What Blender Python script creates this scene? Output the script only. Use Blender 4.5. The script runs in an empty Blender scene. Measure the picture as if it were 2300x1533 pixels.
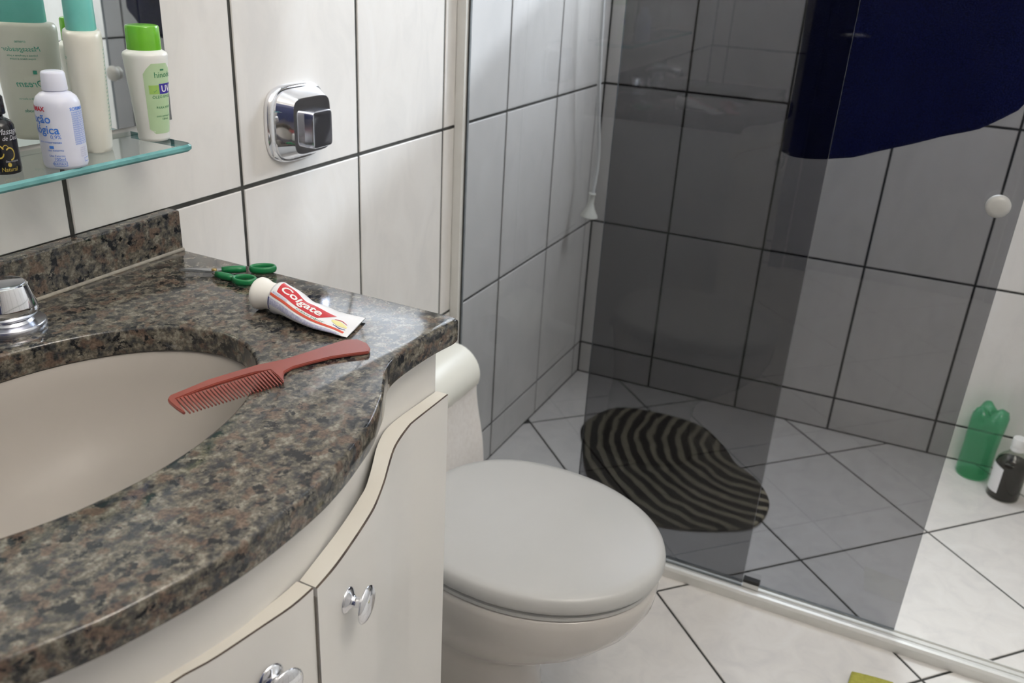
import bpy, bmesh, math, random
from mathutils import Vector, Matrix

random.seed(7)
scene = bpy.context.scene
COL = scene.collection

# ------------------------------------------------------------------ camera
cam_d = bpy.data.cameras.new('camera')
cam = bpy.data.objects.new('camera', cam_d)
COL.objects.link(cam)
FW = Vector((0.8267, 0.3833, -0.4119)).normalized()
RT = Vector((0.4417, -0.8956, 0.0531))
RT = (RT - FW * RT.dot(FW)).normalized()
UP = RT.cross(FW)
CAM = Vector((-0.9624, -0.8955, 1.2711))
M = Matrix((RT, UP, -FW)).transposed().to_4x4()
M.translation = CAM
cam.matrix_world = M
cam_d.sensor_fit = 'HORIZONTAL'
cam_d.sensor_width = 36.0
cam_d.lens = 1956.657 / 2300.0 * 36.0
cam_d.clip_start = 0.02
cam_d.dof.use_dof = True
cam_d.dof.focus_distance = 0.98
cam_d.dof.aperture_fstop = 8.0
scene.camera = cam

# ------------------------------------------------------------------ exposure / world / lights
scene.view_settings.view_transform = 'Standard'
scene.view_settings.look = 'None'
scene.view_settings.exposure = -0.18
scene.view_settings.gamma = 1.0
scene.view_settings.use_curve_mapping = False
scene.cycles.caustics_refractive = False

world = bpy.data.worlds.new('world')
scene.world = world
world.use_nodes = True
bg = world.node_tree.nodes['Background']
bg.inputs[0].default_value = (0.72, 0.85, 1.0, 1)
bg.inputs[1].default_value = 2.0

SUN_DIR = Vector((-1.0, 0.60, -0.43)).normalized()
sun_d = bpy.data.lights.new('sun', 'SUN')
sun_d.energy = 7.6
sun_d.angle = math.radians(4.0)
sun_d.color = (0.84, 0.91, 1.0)
sun = bpy.data.objects.new('sun', sun_d)
sun.rotation_euler = SUN_DIR.to_track_quat('-Z', 'Y').to_euler()
sun.location = (3, -2, 3)
COL.objects.link(sun)


def area(name, loc, direction, sx, sy, energy, color):
    d = bpy.data.lights.new(name, 'AREA')
    d.shape = 'RECTANGLE'
    d.size, d.size_y = sx, sy
    d.energy = energy
    d.color = color
    o = bpy.data.objects.new(name, d)
    o.location = loc
    o.rotation_euler = Vector(direction).to_track_quat('-Z', 'Y').to_euler()
    COL.objects.link(o)
    return o


# daylight entering through the high shower window, and an added fill light, unseen, washing the ceiling
area('window_daylight', (1.66, -0.60, 1.725), (-0.88, 0.42, -0.40), 0.86, 0.60, 58.0, (0.86, 0.93, 1.0))
area('added_fill_light', (-0.55, -1.53, 1.97), (0, 0.25, 1), 0.22, 0.10, 40.0, (1.0, 0.955, 0.895))

# ------------------------------------------------------------------ materials
MATS = {}


def mat(name, color=(0.8, 0.8, 0.8), rough=0.5, metal=0.0, spec=0.5, **kw):
    m = bpy.data.materials.new(name)
    m.use_nodes = True
    b = m.node_tree.nodes['Principled BSDF']
    b.inputs['Base Color'].default_value = (*color, 1)
    b.inputs['Roughness'].default_value = rough
    b.inputs['Metallic'].default_value = metal
    b.inputs['Specular IOR Level'].default_value = spec
    for k, v in kw.items():
        b.inputs[k.replace('_', ' ')].default_value = v
    MATS[name] = m
    return m


def nodes(m):
    return m.node_tree.nodes, m.node_tree.links, m.node_tree.nodes['Principled BSDF']


def ramp(nt, stops, interp='LINEAR'):
    r = nt.new('ShaderNodeValToRGB')
    r.color_ramp.interpolation = interp
    els = r.color_ramp.elements
    while len(els) < len(stops):
        els.new(0.5)
    for e, (p, c) in zip(els, stops):
        e.position = p
        e.color = (*c, 1) if len(c) == 3 else c
    return r


def speckled(name, base, var, rough, scale=40, bump=0.0, amount=1.0, spec=0.5, metal=0.0):
    """plain material with a soft procedural mottling"""
    m = mat(name, base, rough, metal, spec)
    n, l, b = nodes(m)
    tc = n.new('ShaderNodeTexCoord')
    nz = n.new('ShaderNodeTexNoise')
    nz.inputs['Scale'].default_value = scale
    nz.inputs['Detail'].default_value = 4
    l.new(tc.outputs['Object'], nz.inputs['Vector'])
    r = ramp(n, [(0.35, base), (0.65, var)])
    l.new(nz.outputs['Fac'], r.inputs[0])
    l.new(r.outputs[0], b.inputs['Base Color'])
    if bump:
        bp = n.new('ShaderNodeBump')
        bp.inputs['Strength'].default_value = bump
        bp.inputs['Distance'].default_value = 0.002
        l.new(nz.outputs['Fac'], bp.inputs['Height'])
        l.new(bp.outputs[0], b.inputs['Normal'])
    return m


def tile_mat(name, c1, c2, c3, rough):
    """glazed ceramic tile with faint cloudy marbling, each tile with its own cloud"""
    m = mat(name, c1, rough, 0, 0.33)
    n, l, b = nodes(m)
    tc = n.new('ShaderNodeTexCoord')
    oi = n.new('ShaderNodeObjectInfo')
    mul = n.new('ShaderNodeMath'); mul.operation = 'MULTIPLY'; mul.inputs[1].default_value = 37.0
    l.new(oi.outputs['Random'], mul.inputs[0])
    add = n.new('ShaderNodeVectorMath'); add.operation = 'ADD'
    l.new(tc.outputs['Object'], add.inputs[0]); l.new(mul.outputs[0], add.inputs[1])
    mp = n.new('ShaderNodeMapping'); mp.inputs['Rotation'].default_value = (0.3, 0.5, 0.6)
    mp.inputs['Scale'].default_value = (1.0, 1.0, 0.45)
    l.new(add.outputs[0], mp.inputs[0])
    nz = n.new('ShaderNodeTexNoise')
    nz.inputs['Scale'].default_value = 16; nz.inputs['Detail'].default_value = 6
    nz.inputs['Roughness'].default_value = 0.6; nz.inputs['Distortion'].default_value = 0.9
    l.new(mp.outputs[0], nz.inputs['Vector'])
    r = ramp(n, [(0.32, c2), (0.52, c1), (0.72, c3)])
    l.new(nz.outputs['Fac'], r.inputs[0])
    l.new(r.outputs[0], b.inputs['Base Color'])
    bp = n.new('ShaderNodeBump'); bp.inputs['Strength'].default_value = 0.12
    bp.inputs['Distance'].default_value = 0.001
    l.new(nz.outputs['Fac'], bp.inputs['Height']); l.new(bp.outputs[0], b.inputs['Normal'])
    return m


tile_mat('wall_tile', (0.70, 0.675, 0.645), (0.655, 0.635, 0.61), (0.72, 0.70, 0.675), 0.32)
tile_mat('floor_tile', (0.68, 0.65, 0.615), (0.62, 0.595, 0.57), (0.71, 0.685, 0.655), 0.30)
speckled('grout', (0.024, 0.024, 0.021), (0.060, 0.058, 0.050), 0.85, 30)
speckled('ceiling_paint', (0.80, 0.79, 0.77), (0.83, 0.82, 0.80), 0.8, 10)

# granite: crystals of several minerals
m = mat('granite', (0.2, 0.2, 0.2), 0.09, 0, 0.5)
n, l, b = nodes(m)
tc = n.new('ShaderNodeTexCoord')


def gnoise(scale, detail, rough, off):
    mp_ = n.new('ShaderNodeMapping'); mp_.inputs['Location'].default_value = (off, off * 0.7, -off)
    l.new(tc.outputs['Object'], mp_.inputs[0])
    x = n.new('ShaderNodeTexNoise'); x.inputs['Scale'].default_value = scale
    x.inputs['Detail'].default_value = detail; x.inputs['Roughness'].default_value = rough
    l.new(mp_.outputs[0], x.inputs['Vector'])
    return x.outputs['Fac']


def gmix(fac, a_, b_, blend='MIX'):
    x = n.new('ShaderNodeMix'); x.data_type = 'RGBA'; x.blend_type = blend
    if fac is None: x.inputs['Factor'].default_value = 1
    else: l.new(fac, x.inputs['Factor'])
    for k_, q in ((6, a_), (7, b_)):
        if isinstance(q, tuple): x.inputs[k_].default_value = (*q, 1)
        else: l.new(q, x.inputs[k_])
    return x.outputs[2]


def gramp(src, stops):
    r_ = ramp(n, stops); l.new(src, r_.inputs[0]); return r_.outputs[0]


base_c = gramp(gnoise(95, 5, 0.62, 0), [(0.37, (0.034, 0.036, 0.040)), (0.46, (0.088, 0.083, 0.073)), (0.54, (0.155, 0.138, 0.108)), (0.64, (0.26, 0.238, 0.195))])
pink_f = gramp(gnoise(60, 4, 0.55, 3.1), [(0.53, (0, 0, 0)), (0.60, (0.75, 0.75, 0.75))])
c_ = gmix(pink_f, base_c, (0.150, 0.100, 0.074))
dark_f = gramp(gnoise(80, 6, 0.66, 7.7), [(0.395, (1, 1, 1)), (0.455, (0, 0, 0))])
c_ = gmix(dark_f, c_, (0.012, 0.014, 0.018))
c_ = gmix(None, c_, gramp(gnoise(330, 3, 0.6, 1.3), [(0.36, (0.52, 0.52, 0.52)), (0.64, (1.06, 1.06, 1.06))]), 'MULTIPLY')
l.new(c_, b.inputs['Base Color'])

speckled('sealant', (0.33, 0.29, 0.23), (0.24, 0.21, 0.17), 0.7, 120)
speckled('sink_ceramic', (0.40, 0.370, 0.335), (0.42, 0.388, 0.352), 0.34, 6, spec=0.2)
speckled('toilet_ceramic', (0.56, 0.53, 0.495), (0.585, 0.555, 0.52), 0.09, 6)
speckled('lid_plastic', (0.49, 0.487, 0.470), (0.505, 0.50, 0.485), 0.34, 8)
speckled('laminate', (0.72, 0.705, 0.675), (0.74, 0.725, 0.695), 0.38, 5)
speckled('edge_band', (0.74, 0.71, 0.64), (0.70, 0.66, 0.58), 0.55, 12)
speckled('laminate_seam', (0.05, 0.035, 0.03), (0.12, 0.09, 0.07), 0.7, 60)
speckled('strip_metal', (0.17, 0.16, 0.14), (0.22, 0.20, 0.18), 0.35, 60, metal=0.6)
speckled('chrome', (0.86, 0.87, 0.90), (0.82, 0.83, 0.87), 0.05, 25, metal=1.0)
speckled('chrome_satin', (0.74, 0.75, 0.80), (0.66, 0.68, 0.74), 0.24, 60, metal=1.0)
speckled('chrome_worn', (0.70, 0.72, 0.78), (0.62, 0.64, 0.72), 0.12, 70, metal=1.0)
speckled('aluminium', (0.66, 0.655, 0.62), (0.70, 0.69, 0.66), 0.38, 30, metal=0.35)
speckled('profile_paint', (0.62, 0.61, 0.575), (0.66, 0.65, 0.62), 0.4, 20)
speckled('black_rubber', (0.012, 0.012, 0.011), (0.02, 0.02, 0.018), 0.6, 60)
speckled('green_plastic', (0.008, 0.17, 0.055), (0.010, 0.19, 0.062), 0.28, 20)
speckled('steel', (0.55, 0.56, 0.58), (0.48, 0.49, 0.51), 0.22, 80, metal=1.0)
speckled('brass', (0.55, 0.40, 0.18), (0.40, 0.28, 0.12), 0.3, 90, metal=1.0)
speckled('comb_plastic', (0.235, 0.050, 0.036), (0.265, 0.058, 0.043), 0.30, 25)
speckled('tube_white', (0.80, 0.80, 0.82), (0.77, 0.77, 0.80), 0.25, 30)
speckled('cap_white', (0.82, 0.80, 0.76), (0.84, 0.82, 0.78), 0.33, 20)
speckled('print_red', (0.52, 0.018, 0.028), (0.55, 0.025, 0.035), 0.28, 20)
speckled('print_orange', (0.60, 0.075, 0.035), (0.55, 0.06, 0.03), 0.3, 20)
speckled('print_white', (0.85, 0.84, 0.84), (0.82, 0.81, 0.81), 0.3, 20)
speckled('print_navy', (0.035, 0.045, 0.18), (0.05, 0.06, 0.22), 0.35, 60)
speckled('print_lilac', (0.38, 0.39, 0.58), (0.60, 0.60, 0.72), 0.3, 400)
speckled('print_yellow', (0.75, 0.68, 0.22), (0.80, 0.74, 0.35), 0.35, 60)
speckled('print_blue', (0.05, 0.20, 0.68), (0.07, 0.23, 0.72), 0.35, 60)
speckled('print_crimson', (0.60, 0.02, 0.06), (0.55, 0.02, 0.05), 0.35, 60)
speckled('print_green', (0.03, 0.20, 0.09), (0.04, 0.23, 0.11), 0.4, 60)
speckled('print_teal', (0.05, 0.34, 0.24), (0.07, 0.37, 0.27), 0.4, 60)
speckled('print_gold', (0.55, 0.42, 0.08), (0.38, 0.28, 0.05), 0.35, 300)
speckled('print_silver', (0.55, 0.56, 0.60), (0.45, 0.46, 0.50), 0.4, 120)
speckled('print_violet', (0.045, 0.03, 0.30), (0.05, 0.035, 0.33), 0.3, 60)
speckled('label_green', (0.44, 0.60, 0.36), (0.48, 0.63, 0.40), 0.35, 30)
speckled('label_lime', (0.30, 0.50, 0.11), (0.33, 0.53, 0.13), 0.35, 30)
speckled('bottle_white', (0.76, 0.76, 0.73), (0.78, 0.78, 0.75), 0.28, 20)
speckled('bottle_cream', (0.66, 0.65, 0.57), (0.69, 0.68, 0.61), 0.28, 20)
speckled('lime_cap', (0.13, 0.42, 0.025), (0.15, 0.45, 0.03), 0.22, 20)
speckled('teal_cap', (0.14, 0.50, 0.44), (0.18, 0.55, 0.50), 0.30, 25)
speckled('black_bottle', (0.008, 0.008, 0.011), (0.012, 0.012, 0.016), 0.18, 30)
speckled('paper', (0.72, 0.685, 0.65), (0.68, 0.64, 0.60), 0.9, 90, bump=0.5)
speckled('holder_plastic', (0.76, 0.75, 0.68), (0.78, 0.77, 0.70), 0.28, 10)
speckled('yellow_cloth', (0.42, 0.40, 0.075), (0.36, 0.34, 0.06), 0.9, 160, bump=0.6)
speckled('added_door_paint', (0.030, 0.038, 0.100), (0.040, 0.050, 0.125), 0.4, 14)  # navy chosen for the added door's reflections in chrome and glass
speckled('knob_plastic', (0.36, 0.355, 0.335), (0.40, 0.395, 0.375), 0.3, 20)
speckled('liquid_dark', (0.012, 0.008, 0.006), (0.018, 0.010, 0.008), 0.2, 30)
speckled('hose_plastic', (0.70, 0.70, 0.68), (0.72, 0.72, 0.70), 0.35, 30)
mm_ = mat('saline_plastic', (0.70, 0.72, 0.83), 0.30, 0, 0.5)
mm_.node_tree.nodes['Principled BSDF'].inputs['Subsurface Weight'].default_value = 0.25
mm_.node_tree.nodes['Principled BSDF'].inputs['Subsurface Radius'].default_value = (0.01, 0.01, 0.012)
mat('mirror_silver', (0.90, 0.93, 0.91), 0.0, 1.0)
mat('mirror_edge', (0.05, 0.055, 0.06), 0.4)
mat('lamp_glow', (0.9, 0.9, 0.9), 0.4)
MATS['lamp_glow'].node_tree.nodes['Principled BSDF'].inputs['Emission Color'].default_value = (1, 0.94, 0.86, 1)
MATS['lamp_glow'].node_tree.nodes['Principled BSDF'].inputs['Emission Strength'].default_value = 2.0


def pane_mat(name, tint, ior=1.45, rough=0.0, haze=None):
    """thin sheet glass: tinted see-through, mirror-like by Fresnel; light passes straight through"""
    m = bpy.data.materials.new(name)
    m.use_nodes = True
    n, l = m.node_tree.nodes, m.node_tree.links
    for x in list(n):
        n.remove(x)
    out = n.new('ShaderNodeOutputMaterial')
    tr = n.new('ShaderNodeBsdfTransparent'); tr.inputs[0].default_value = (*tint, 1)
    gl = n.new('ShaderNodeBsdfGlossy'); gl.inputs['Roughness'].default_value = rough
    fr = n.new('ShaderNodeFresnel'); fr.inputs['IOR'].default_value = ior
    mix = n.new('ShaderNodeMixShader')
    ge = n.new('ShaderNodeNewGeometry')
    inv = n.new('ShaderNodeMath'); inv.operation = 'SUBTRACT'; inv.inputs[0].default_value = 1.0
    l.new(ge.outputs['Backfacing'], inv.inputs[1])
    mu = n.new('ShaderNodeMath'); mu.operation = 'MULTIPLY'
    l.new(fr.outputs[0], mu.inputs[0]); l.new(inv.outputs[0], mu.inputs[1])
    l.new(mu.outputs[0], mix.inputs[0])          # one reflection per sheet, at its outer face
    src = tr.outputs[0]
    if haze:
        df = n.new('ShaderNodeBsdfTranslucent'); df.inputs[0].default_value = (*haze[1], 1)
        d2 = n.new('ShaderNodeBsdfDiffuse'); d2.inputs[0].default_value = (*haze[1], 1)
        m1 = n.new('ShaderNodeMixShader'); m1.inputs[0].default_value = 0.5
        l.new(df.outputs[0], m1.inputs[1]); l.new(d2.outputs[0], m1.inputs[2])
        m2 = n.new('ShaderNodeMixShader'); m2.inputs[0].default_value = haze[0]
        l.new(tr.outputs[0], m2.inputs[1]); l.new(m1.outputs[0], m2.inputs[2])
        src = m2.outputs[0]
    l.new(src, mix.inputs[1]); l.new(gl.outputs[0], mix.inputs[2]); l.new(mix.outputs[0], out.inputs[0])
    MATS[name] = m
    return m


pane_mat('smoked_glass', (0.590, 0.592, 0.605), ior=1.5)
pane_mat('smoked_glass_fixed', (0.645, 0.645, 0.650), ior=1.5)
pane_mat('clear_glass', (0.93, 0.965, 0.955))
pane_mat('window_glass', (0.97, 0.98, 0.98))
pane_mat('bottle_glass', (0.80, 0.82, 0.78), haze=(0.03, (0.5, 0.5, 0.46)))
pane_mat('green_clear', (0.44, 0.80, 0.60), haze=(0.30, (0.20, 0.55, 0.36)))
speckled('glass_edge', (0.10, 0.28, 0.28), (0.16, 0.40, 0.40), 0.12, 40)
speckled('smoked_edge', (0.22, 0.24, 0.24), (0.28, 0.30, 0.30), 0.15, 40)

# towel: dark navy terry
m = mat('towel_terry', (0.006, 0.010, 0.055), 0.95, 0, 0.2)
n, l, b = nodes(m)
tc = n.new('ShaderNodeTexCoord')
nz = n.new('ShaderNodeTexNoise'); nz.inputs['Scale'].default_value = 350; nz.inputs['Detail'].default_value = 3
l.new(tc.outputs['Object'], nz.inputs['Vector'])
r = ramp(n, [(0.3, (0.006, 0.011, 0.075)), (0.7, (0.016, 0.028, 0.19))])
l.new(nz.outputs['Fac'], r.inputs[0]); l.new(r.outputs[0], b.inputs['Base Color'])
bp = n.new('ShaderNodeBump'); bp.inputs['Strength'].default_value = 0.8; bp.inputs['Distance'].default_value = 0.003
l.new(nz.outputs['Fac'], bp.inputs['Height']); l.new(bp.outputs[0], b.inputs['Normal'])
b.inputs['Sheen Weight'].default_value = 0.15

# zebra pattern for the mat
m = mat('zebra_pile', (0.5, 0.45, 0.35), 0.95, 0, 0.1)
n, l, b = nodes(m)
tc = n.new('ShaderNodeTexCoord')
mp = n.new('ShaderNodeMapping'); mp.inputs['Location'].default_value = (-0.19, 0.21, 0)
l.new(tc.outputs['Object'], mp.inputs[0])
wv = n.new('ShaderNodeTexWave'); wv.wave_type = 'RINGS'; wv.rings_direction = 'Z'
wv.inputs['Scale'].default_value = 8.5; wv.inputs['Distortion'].default_value = 3.0
wv.inputs['Detail'].default_value = 1.5; wv.inputs['Detail Scale'].default_value = 1.6
l.new(mp.outputs[0], wv.inputs['Vector'])
r = ramp(n, [(0.52, (0.022, 0.017, 0.014)), (0.75, (0.30, 0.26, 0.18))])
l.new(wv.outputs['Fac'], r.inputs[0]); l.new(r.outputs[0], b.inputs['Base Color'])

# ------------------------------------------------------------------ mesh helpers
ORG = {}


def org_of(parent):
    return ORG.get(parent.name, Vector((0, 0, 0))) if parent else None


def tag(o, label=None, cat=None, group=None, kind=None):
    if label: o['label'] = label
    if cat: o['category'] = cat
    if group: o['group'] = group
    if kind: o['kind'] = kind
    return o


def empty(name, loc, label, cat, group=None, kind=None):
    o = bpy.data.objects.new(name, None)
    o.empty_display_size = 0.03
    o.location = loc
    COL.objects.link(o)
    ORG[o.name] = Vector(loc)
    return tag(o, label, cat, group, kind)


def make(name, verts, faces, material, parent=None, smooth=False, origin=None, mats=None, fm=None):
    """verts are in world coordinates; origin is the object's own base point"""
    if parent is not None:
        o0 = org_of(parent)
        base = o0
    else:
        base = Vector(origin) if origin is not None else Vector((0, 0, 0))
    me = bpy.data.meshes.new(name)
    me.from_pydata([tuple(Vector(v) - base) for v in verts], [], faces)
    for mt in (mats or [material]):
        me.materials.append(MATS[mt])
    if fm:
        for p, i in zip(me.polygons, fm):
            p.material_index = i
    bm = bmesh.new(); bm.from_mesh(me)
    bmesh.ops.recalc_face_normals(bm, faces=bm.faces)
    bm.to_mesh(me); bm.free()
    if smooth:
        for p in me.polygons:
            p.use_smooth = True
    me.update()
    o = bpy.data.objects.new(name, me)
    if parent is not None:
        o.parent = parent
        ORG[o.name] = base
    else:
        o.location = base
        ORG[o.name] = base
    COL.objects.link(o)
    return o


def from_bm(name, bm, material, parent=None, smooth=False, origin=None, mats=None):
    base = org_of(parent) if parent is not None else (Vector(origin) if origin is not None else Vector((0, 0, 0)))
    bmesh.ops.translate(bm, verts=bm.verts, vec=-base)
    me = bpy.data.meshes.new(name)
    bm.to_mesh(me); bm.free()
    for mt in (mats or [material]):
        me.materials.append(MATS[mt])
    if smooth:
        for p in me.polygons:
            p.use_smooth = True
    o = bpy.data.objects.new(name, me)
    if parent is not None:
        o.parent = parent
    else:
        o.location = base
    ORG[o.name] = base
    COL.objects.link(o)
    return o


def autosmooth(o, ang=40):
    me = o.data
    for p in me.polygons:
        p.use_smooth = True
    me.set_sharp_from_angle(angle=math.radians(ang))
    return o


def box_bm(lo, hi, bev=0.0, seg=2):
    bm = bmesh.new()
    c = [(a + b_) / 2 for a, b_ in zip(lo, hi)]
    s = [abs(b_ - a) for a, b_ in zip(lo, hi)]
    bmesh.ops.create_cube(bm, size=1, matrix=Matrix.Translation(c) @ Matrix.Diagonal((*s, 1)))
    if bev:
        bmesh.ops.bevel(bm, geom=list(bm.edges), offset=bev, segments=seg, profile=0.6, affect='EDGES')
    return bm


def loft(rings, close=True, cap0=True, cap1=True):
    """rings: list of equally long point lists -> verts, faces"""
    v, f = [], []
    k = len(rings[0])
    for r_ in rings:
        v += [tuple(p) for p in r_]
    for i in range(len(rings) - 1):
        for j in range(k if close else k - 1):
            a, b_ = i * k + j, i * k + (j + 1) % k
            f.append((a, b_, b_ + k, a + k))
    if cap0: f.append(tuple(reversed(range(k))))
    if cap1: f.append(tuple(range((len(rings) - 1) * k, len(rings) * k)))
    return v, f


def lathe(profile, center, segs=40, sx=1.0, sy=1.0, rot=0.0, cap0=True, cap1=True, axis=None):
    """profile: (radius, height) list around a vertical axis through center, or around 'axis' frame"""
    rings = []
    c = Vector(center)
    for r_, h in profile:
        ring = []
        for j in range(segs):
            a = 2 * math.pi * j / segs
            x, y = r_ * sx * math.cos(a), r_ * sy * math.sin(a)
            xr, yr = x * math.cos(rot) - y * math.sin(rot), x * math.sin(rot) + y * math.cos(rot)
            if axis:
                ring.append(c + axis[0] * xr + axis[1] * yr + axis[2] * h)
            else:
                ring.append(c + Vector((xr, yr, h)))
        rings.append(ring)
    return loft(rings, True, cap0, cap1)


def frame(zdir):
    z = Vector(zdir).normalized()
    x = z.orthogonal().normalized() if abs(z.z) > 0.99 else Vector((0, 0, 1)).cross(z).normalized()
    return (x, z.cross(x), z)


def tube(path, radii, segs=14, cap=True):
    rings = []
    pts = [Vector(p) for p in path]
    if not isinstance(radii, (list, tuple)):
        radii = [radii] * len(pts)
    prev = None
    for i, p in enumerate(pts):
        t = (pts[min(i + 1, len(pts) - 1)] - pts[max(i - 1, 0)]).normalized()
        if prev is None:
            x = t.orthogonal().normalized()
        else:
            x = (prev - t * prev.dot(t)).normalized()
        prev = x
        y = t.cross(x)
        rings.append([p + (x * math.cos(2 * math.pi * j / segs) + y * math.sin(2 * math.pi * j / segs)) * radii[i]
                      for j in range(segs)])
    return loft(rings, True, cap, cap)


def prism(poly, z0, z1, bev=0.0):
    """vertical extrusion of a plan polygon"""
    bm = bmesh.new()
    vs = [bm.verts.new((p[0], p[1], z0)) for p in poly]
    f = bm.faces.new(vs)
    e = bmesh.ops.extrude_face_region(bm, geom=[f])
    up = [g for g in e['geom'] if isinstance(g, bmesh.types.BMVert)]
    bmesh.ops.translate(bm, verts=up, vec=(0, 0, z1 - z0))
    bmesh.ops.recalc_face_normals(bm, faces=bm.faces)
    return bm


def catmull(pts, sub=6):
    out = []
    P = [Vector(p) for p in pts]
    for i in range(len(P) - 1):
        p0, p1, p2, p3 = P[max(i - 1, 0)], P[i], P[i + 1], P[min(i + 2, len(P) - 1)]
        for k in range(sub):
            t = k / sub
            out.append(0.5 * ((2 * p1) + (p2 - p0) * t + (2 * p0 - 5 * p1 + 4 * p2 - p3) * t * t
                              + (3 * p1 - p0 - 3 * p2 + p3) * t ** 3))
    out.append(P[-1])
    return out


def catmull_closed(pts, sub=6):
    P = [Vector(p) for p in pts]
    k_ = len(P)
    out = []
    for i in range(k_):
        p0, p1, p2, p3 = P[i - 1], P[i], P[(i + 1) % k_], P[(i + 2) % k_]
        for k in range(sub):
            t = k / sub
            out.append(0.5 * ((2 * p1) + (p2 - p0) * t + (2 * p0 - 5 * p1 + 4 * p2 - p3) * t * t
                              + (3 * p1 - p0 - 3 * p2 + p3) * t ** 3))
    return out


def interp(tab, x):
    """piecewise linear y(x), tab sorted by x"""
    if x <= tab[0][0]: return tab[0][1]
    for (a, ya), (b_, yb) in zip(tab, tab[1:]):
        if x <= b_:
            return ya + (yb - ya) * (x - a) / (b_ - a)
    return tab[-1][1]


def text_polys(s, size, shear=0.0, bold=0.0, align='LEFT', space=1.0):
    """flat outline mesh of a string: (verts2d, faces)"""
    cu = bpy.data.curves.new('t', 'FONT')
    cu.body = s
    cu.size = size
    cu.shear = shear
    cu.offset = bold
    cu.align_x = align
    cu.space_character = space
    cu.resolution_u = 3
    ob = bpy.data.objects.new('t', cu)
    COL.objects.link(ob)
    dg = bpy.context.evaluated_depsgraph_get()
    me = bpy.data.meshes.new_from_object(ob.evaluated_get(dg))
    bm = bmesh.new(); bm.from_mesh(me)
    bmesh.ops.remove_doubles(bm, verts=bm.verts, dist=1e-6)
    bmesh.ops.triangulate(bm, faces=bm.faces)
    bmesh.ops.subdivide_edges(bm, edges=[e for e in bm.edges if e.calc_length() > size * 0.35], cuts=1)
    bm.verts.index_update()
    v = [(p.co.x, p.co.y) for p in bm.verts]
    f = [tuple(q.index for q in p.verts) for p in bm.faces]
    bm.free()
    bpy.data.objects.remove(ob); bpy.data.meshes.remove(me); bpy.data.curves.remove(cu)
    return v, f


def wrap_text(name, s, size, fn, material, parent, **kw):
    """fn maps flat (x, y) to a point on the printed surface"""
    v, f = text_polys(s, size, **kw)
    return make(name, [fn(x, y) for x, y in v], f, material, parent)


def patch(name, fn, u0, u1, v0, v1, material, parent, nu=10, nv=6):
    v = [fn(u0 + (u1 - u0) * i / nu, v0 + (v1 - v0) * j / nv) for j in range(nv + 1) for i in range(nu + 1)]
    f = [(j * (nu + 1) + i, j * (nu + 1) + i + 1, (j + 1) * (nu + 1) + i + 1, (j + 1) * (nu + 1) + i)
         for j in range(nv) for i in range(nu)]
    return make(name, v, f, material, parent, smooth=True)


# ------------------------------------------------------------------ room shell
H = 2.42
TH = 0.0431                       # the shower's far wall runs slightly off square
XF = 1.4995
YR = -1.62                        # right wall
XB = -1.75                        # wall behind the camera
G = 0.0064                        # grout joint
ROWS = [0.0, 0.1059, 0.5166, 0.9273, 1.338, 1.7487, 2.1594, H]
tile_cache = {}


def tile_mesh(w, h):
    key = (round(w, 4), round(h, 4))
    if key not in tile_cache:
        bm = box_bm((-w / 2, 0, -h / 2), (w / 2, 0.008, h / 2))
        fr = [e for e in bm.edges if all(abs(v.co.y) < 1e-6 for v in e.verts)]
        bmesh.ops.bevel(bm, geom=fr, offset=0.0012, segments=1, affect='EDGES')
        me = bpy.data.meshes.new('tile')
        bm.to_mesh(me); bm.free()
        me.materials.append(MATS['wall_tile'])
        tile_cache[key] = me
    return tile_cache[key]


def tile_wall(name, origin, rotz, length, cols, rows, hole=None):
    """local frame: x along the wall, z up, y into the wall; tile faces at y=0, grout at y=0.0022"""
    bm = bmesh.new()
    if hole:
        u0, u1, w0, w1 = hole
        rects = [(0, length, 0, w0), (0, length, w1, H), (0, u0, w0, w1), (u1, length, w0, w1)]
    else:
        rects = [(0, length, 0, H)]
    for a, b_, c, d in rects:
        t = box_bm((a, 0.0022, c), (b_, 0.12, d))
        me = bpy.data.meshes.new('t'); t.to_mesh(me); t.free()
        bm.from_mesh(me); bpy.data.meshes.remove(me)
    me = bpy.data.meshes.new(name)
    bm.to_mesh(me); bm.free()
    me.materials.append(MATS['grout'])
    wall = bpy.data.objects.new(name, me)
    wall.location = origin
    wall.rotation_euler = (0, 0, rotz)
    wall['kind'] = 'structure'
    COL.objects.link(wall)
    for a, b_ in zip(cols, cols[1:]):
        for c, d in zip(rows, rows[1:]):
            cells = [(a, b_, c, d)]
            if hole and b_ > u0 and a < u1 and d > w0 and c < w1:
                cells = []
                if c < w0: cells.append((a, b_, c, w0))
                if d > w1: cells.append((a, b_, w1, d))
                lo, hi = max(c, w0), min(d, w1)
                if a < u0: cells.append((a, u0, lo, hi))
                if b_ > u1: cells.append((u1, b_, lo, hi))
            for (p, q, r_, s) in cells:
                w, h = q - p - G, s - r_ - G
                if w < 0.006 or h < 0.006:
                    continue
                t = bpy.data.objects.new('tile', tile_mesh(w, h))
                t.location = ((p + q) / 2, random.uniform(-0.0003, 0.0003), (r_ + s) / 2)
                t.rotation_euler = (random.uniform(-.0006, .0006), 0, random.uniform(-.0006, .0006))
                t.parent = wall
                COL.objects.link(t)
    return wall


WL = 0.29
cols_left = [XB] + [i * WL for i in range(-6, 6)] + [XF]
tile_wall('wall_left', (0, 0, 0), 0, XF + 0.1, cols_left, ROWS)
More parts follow.
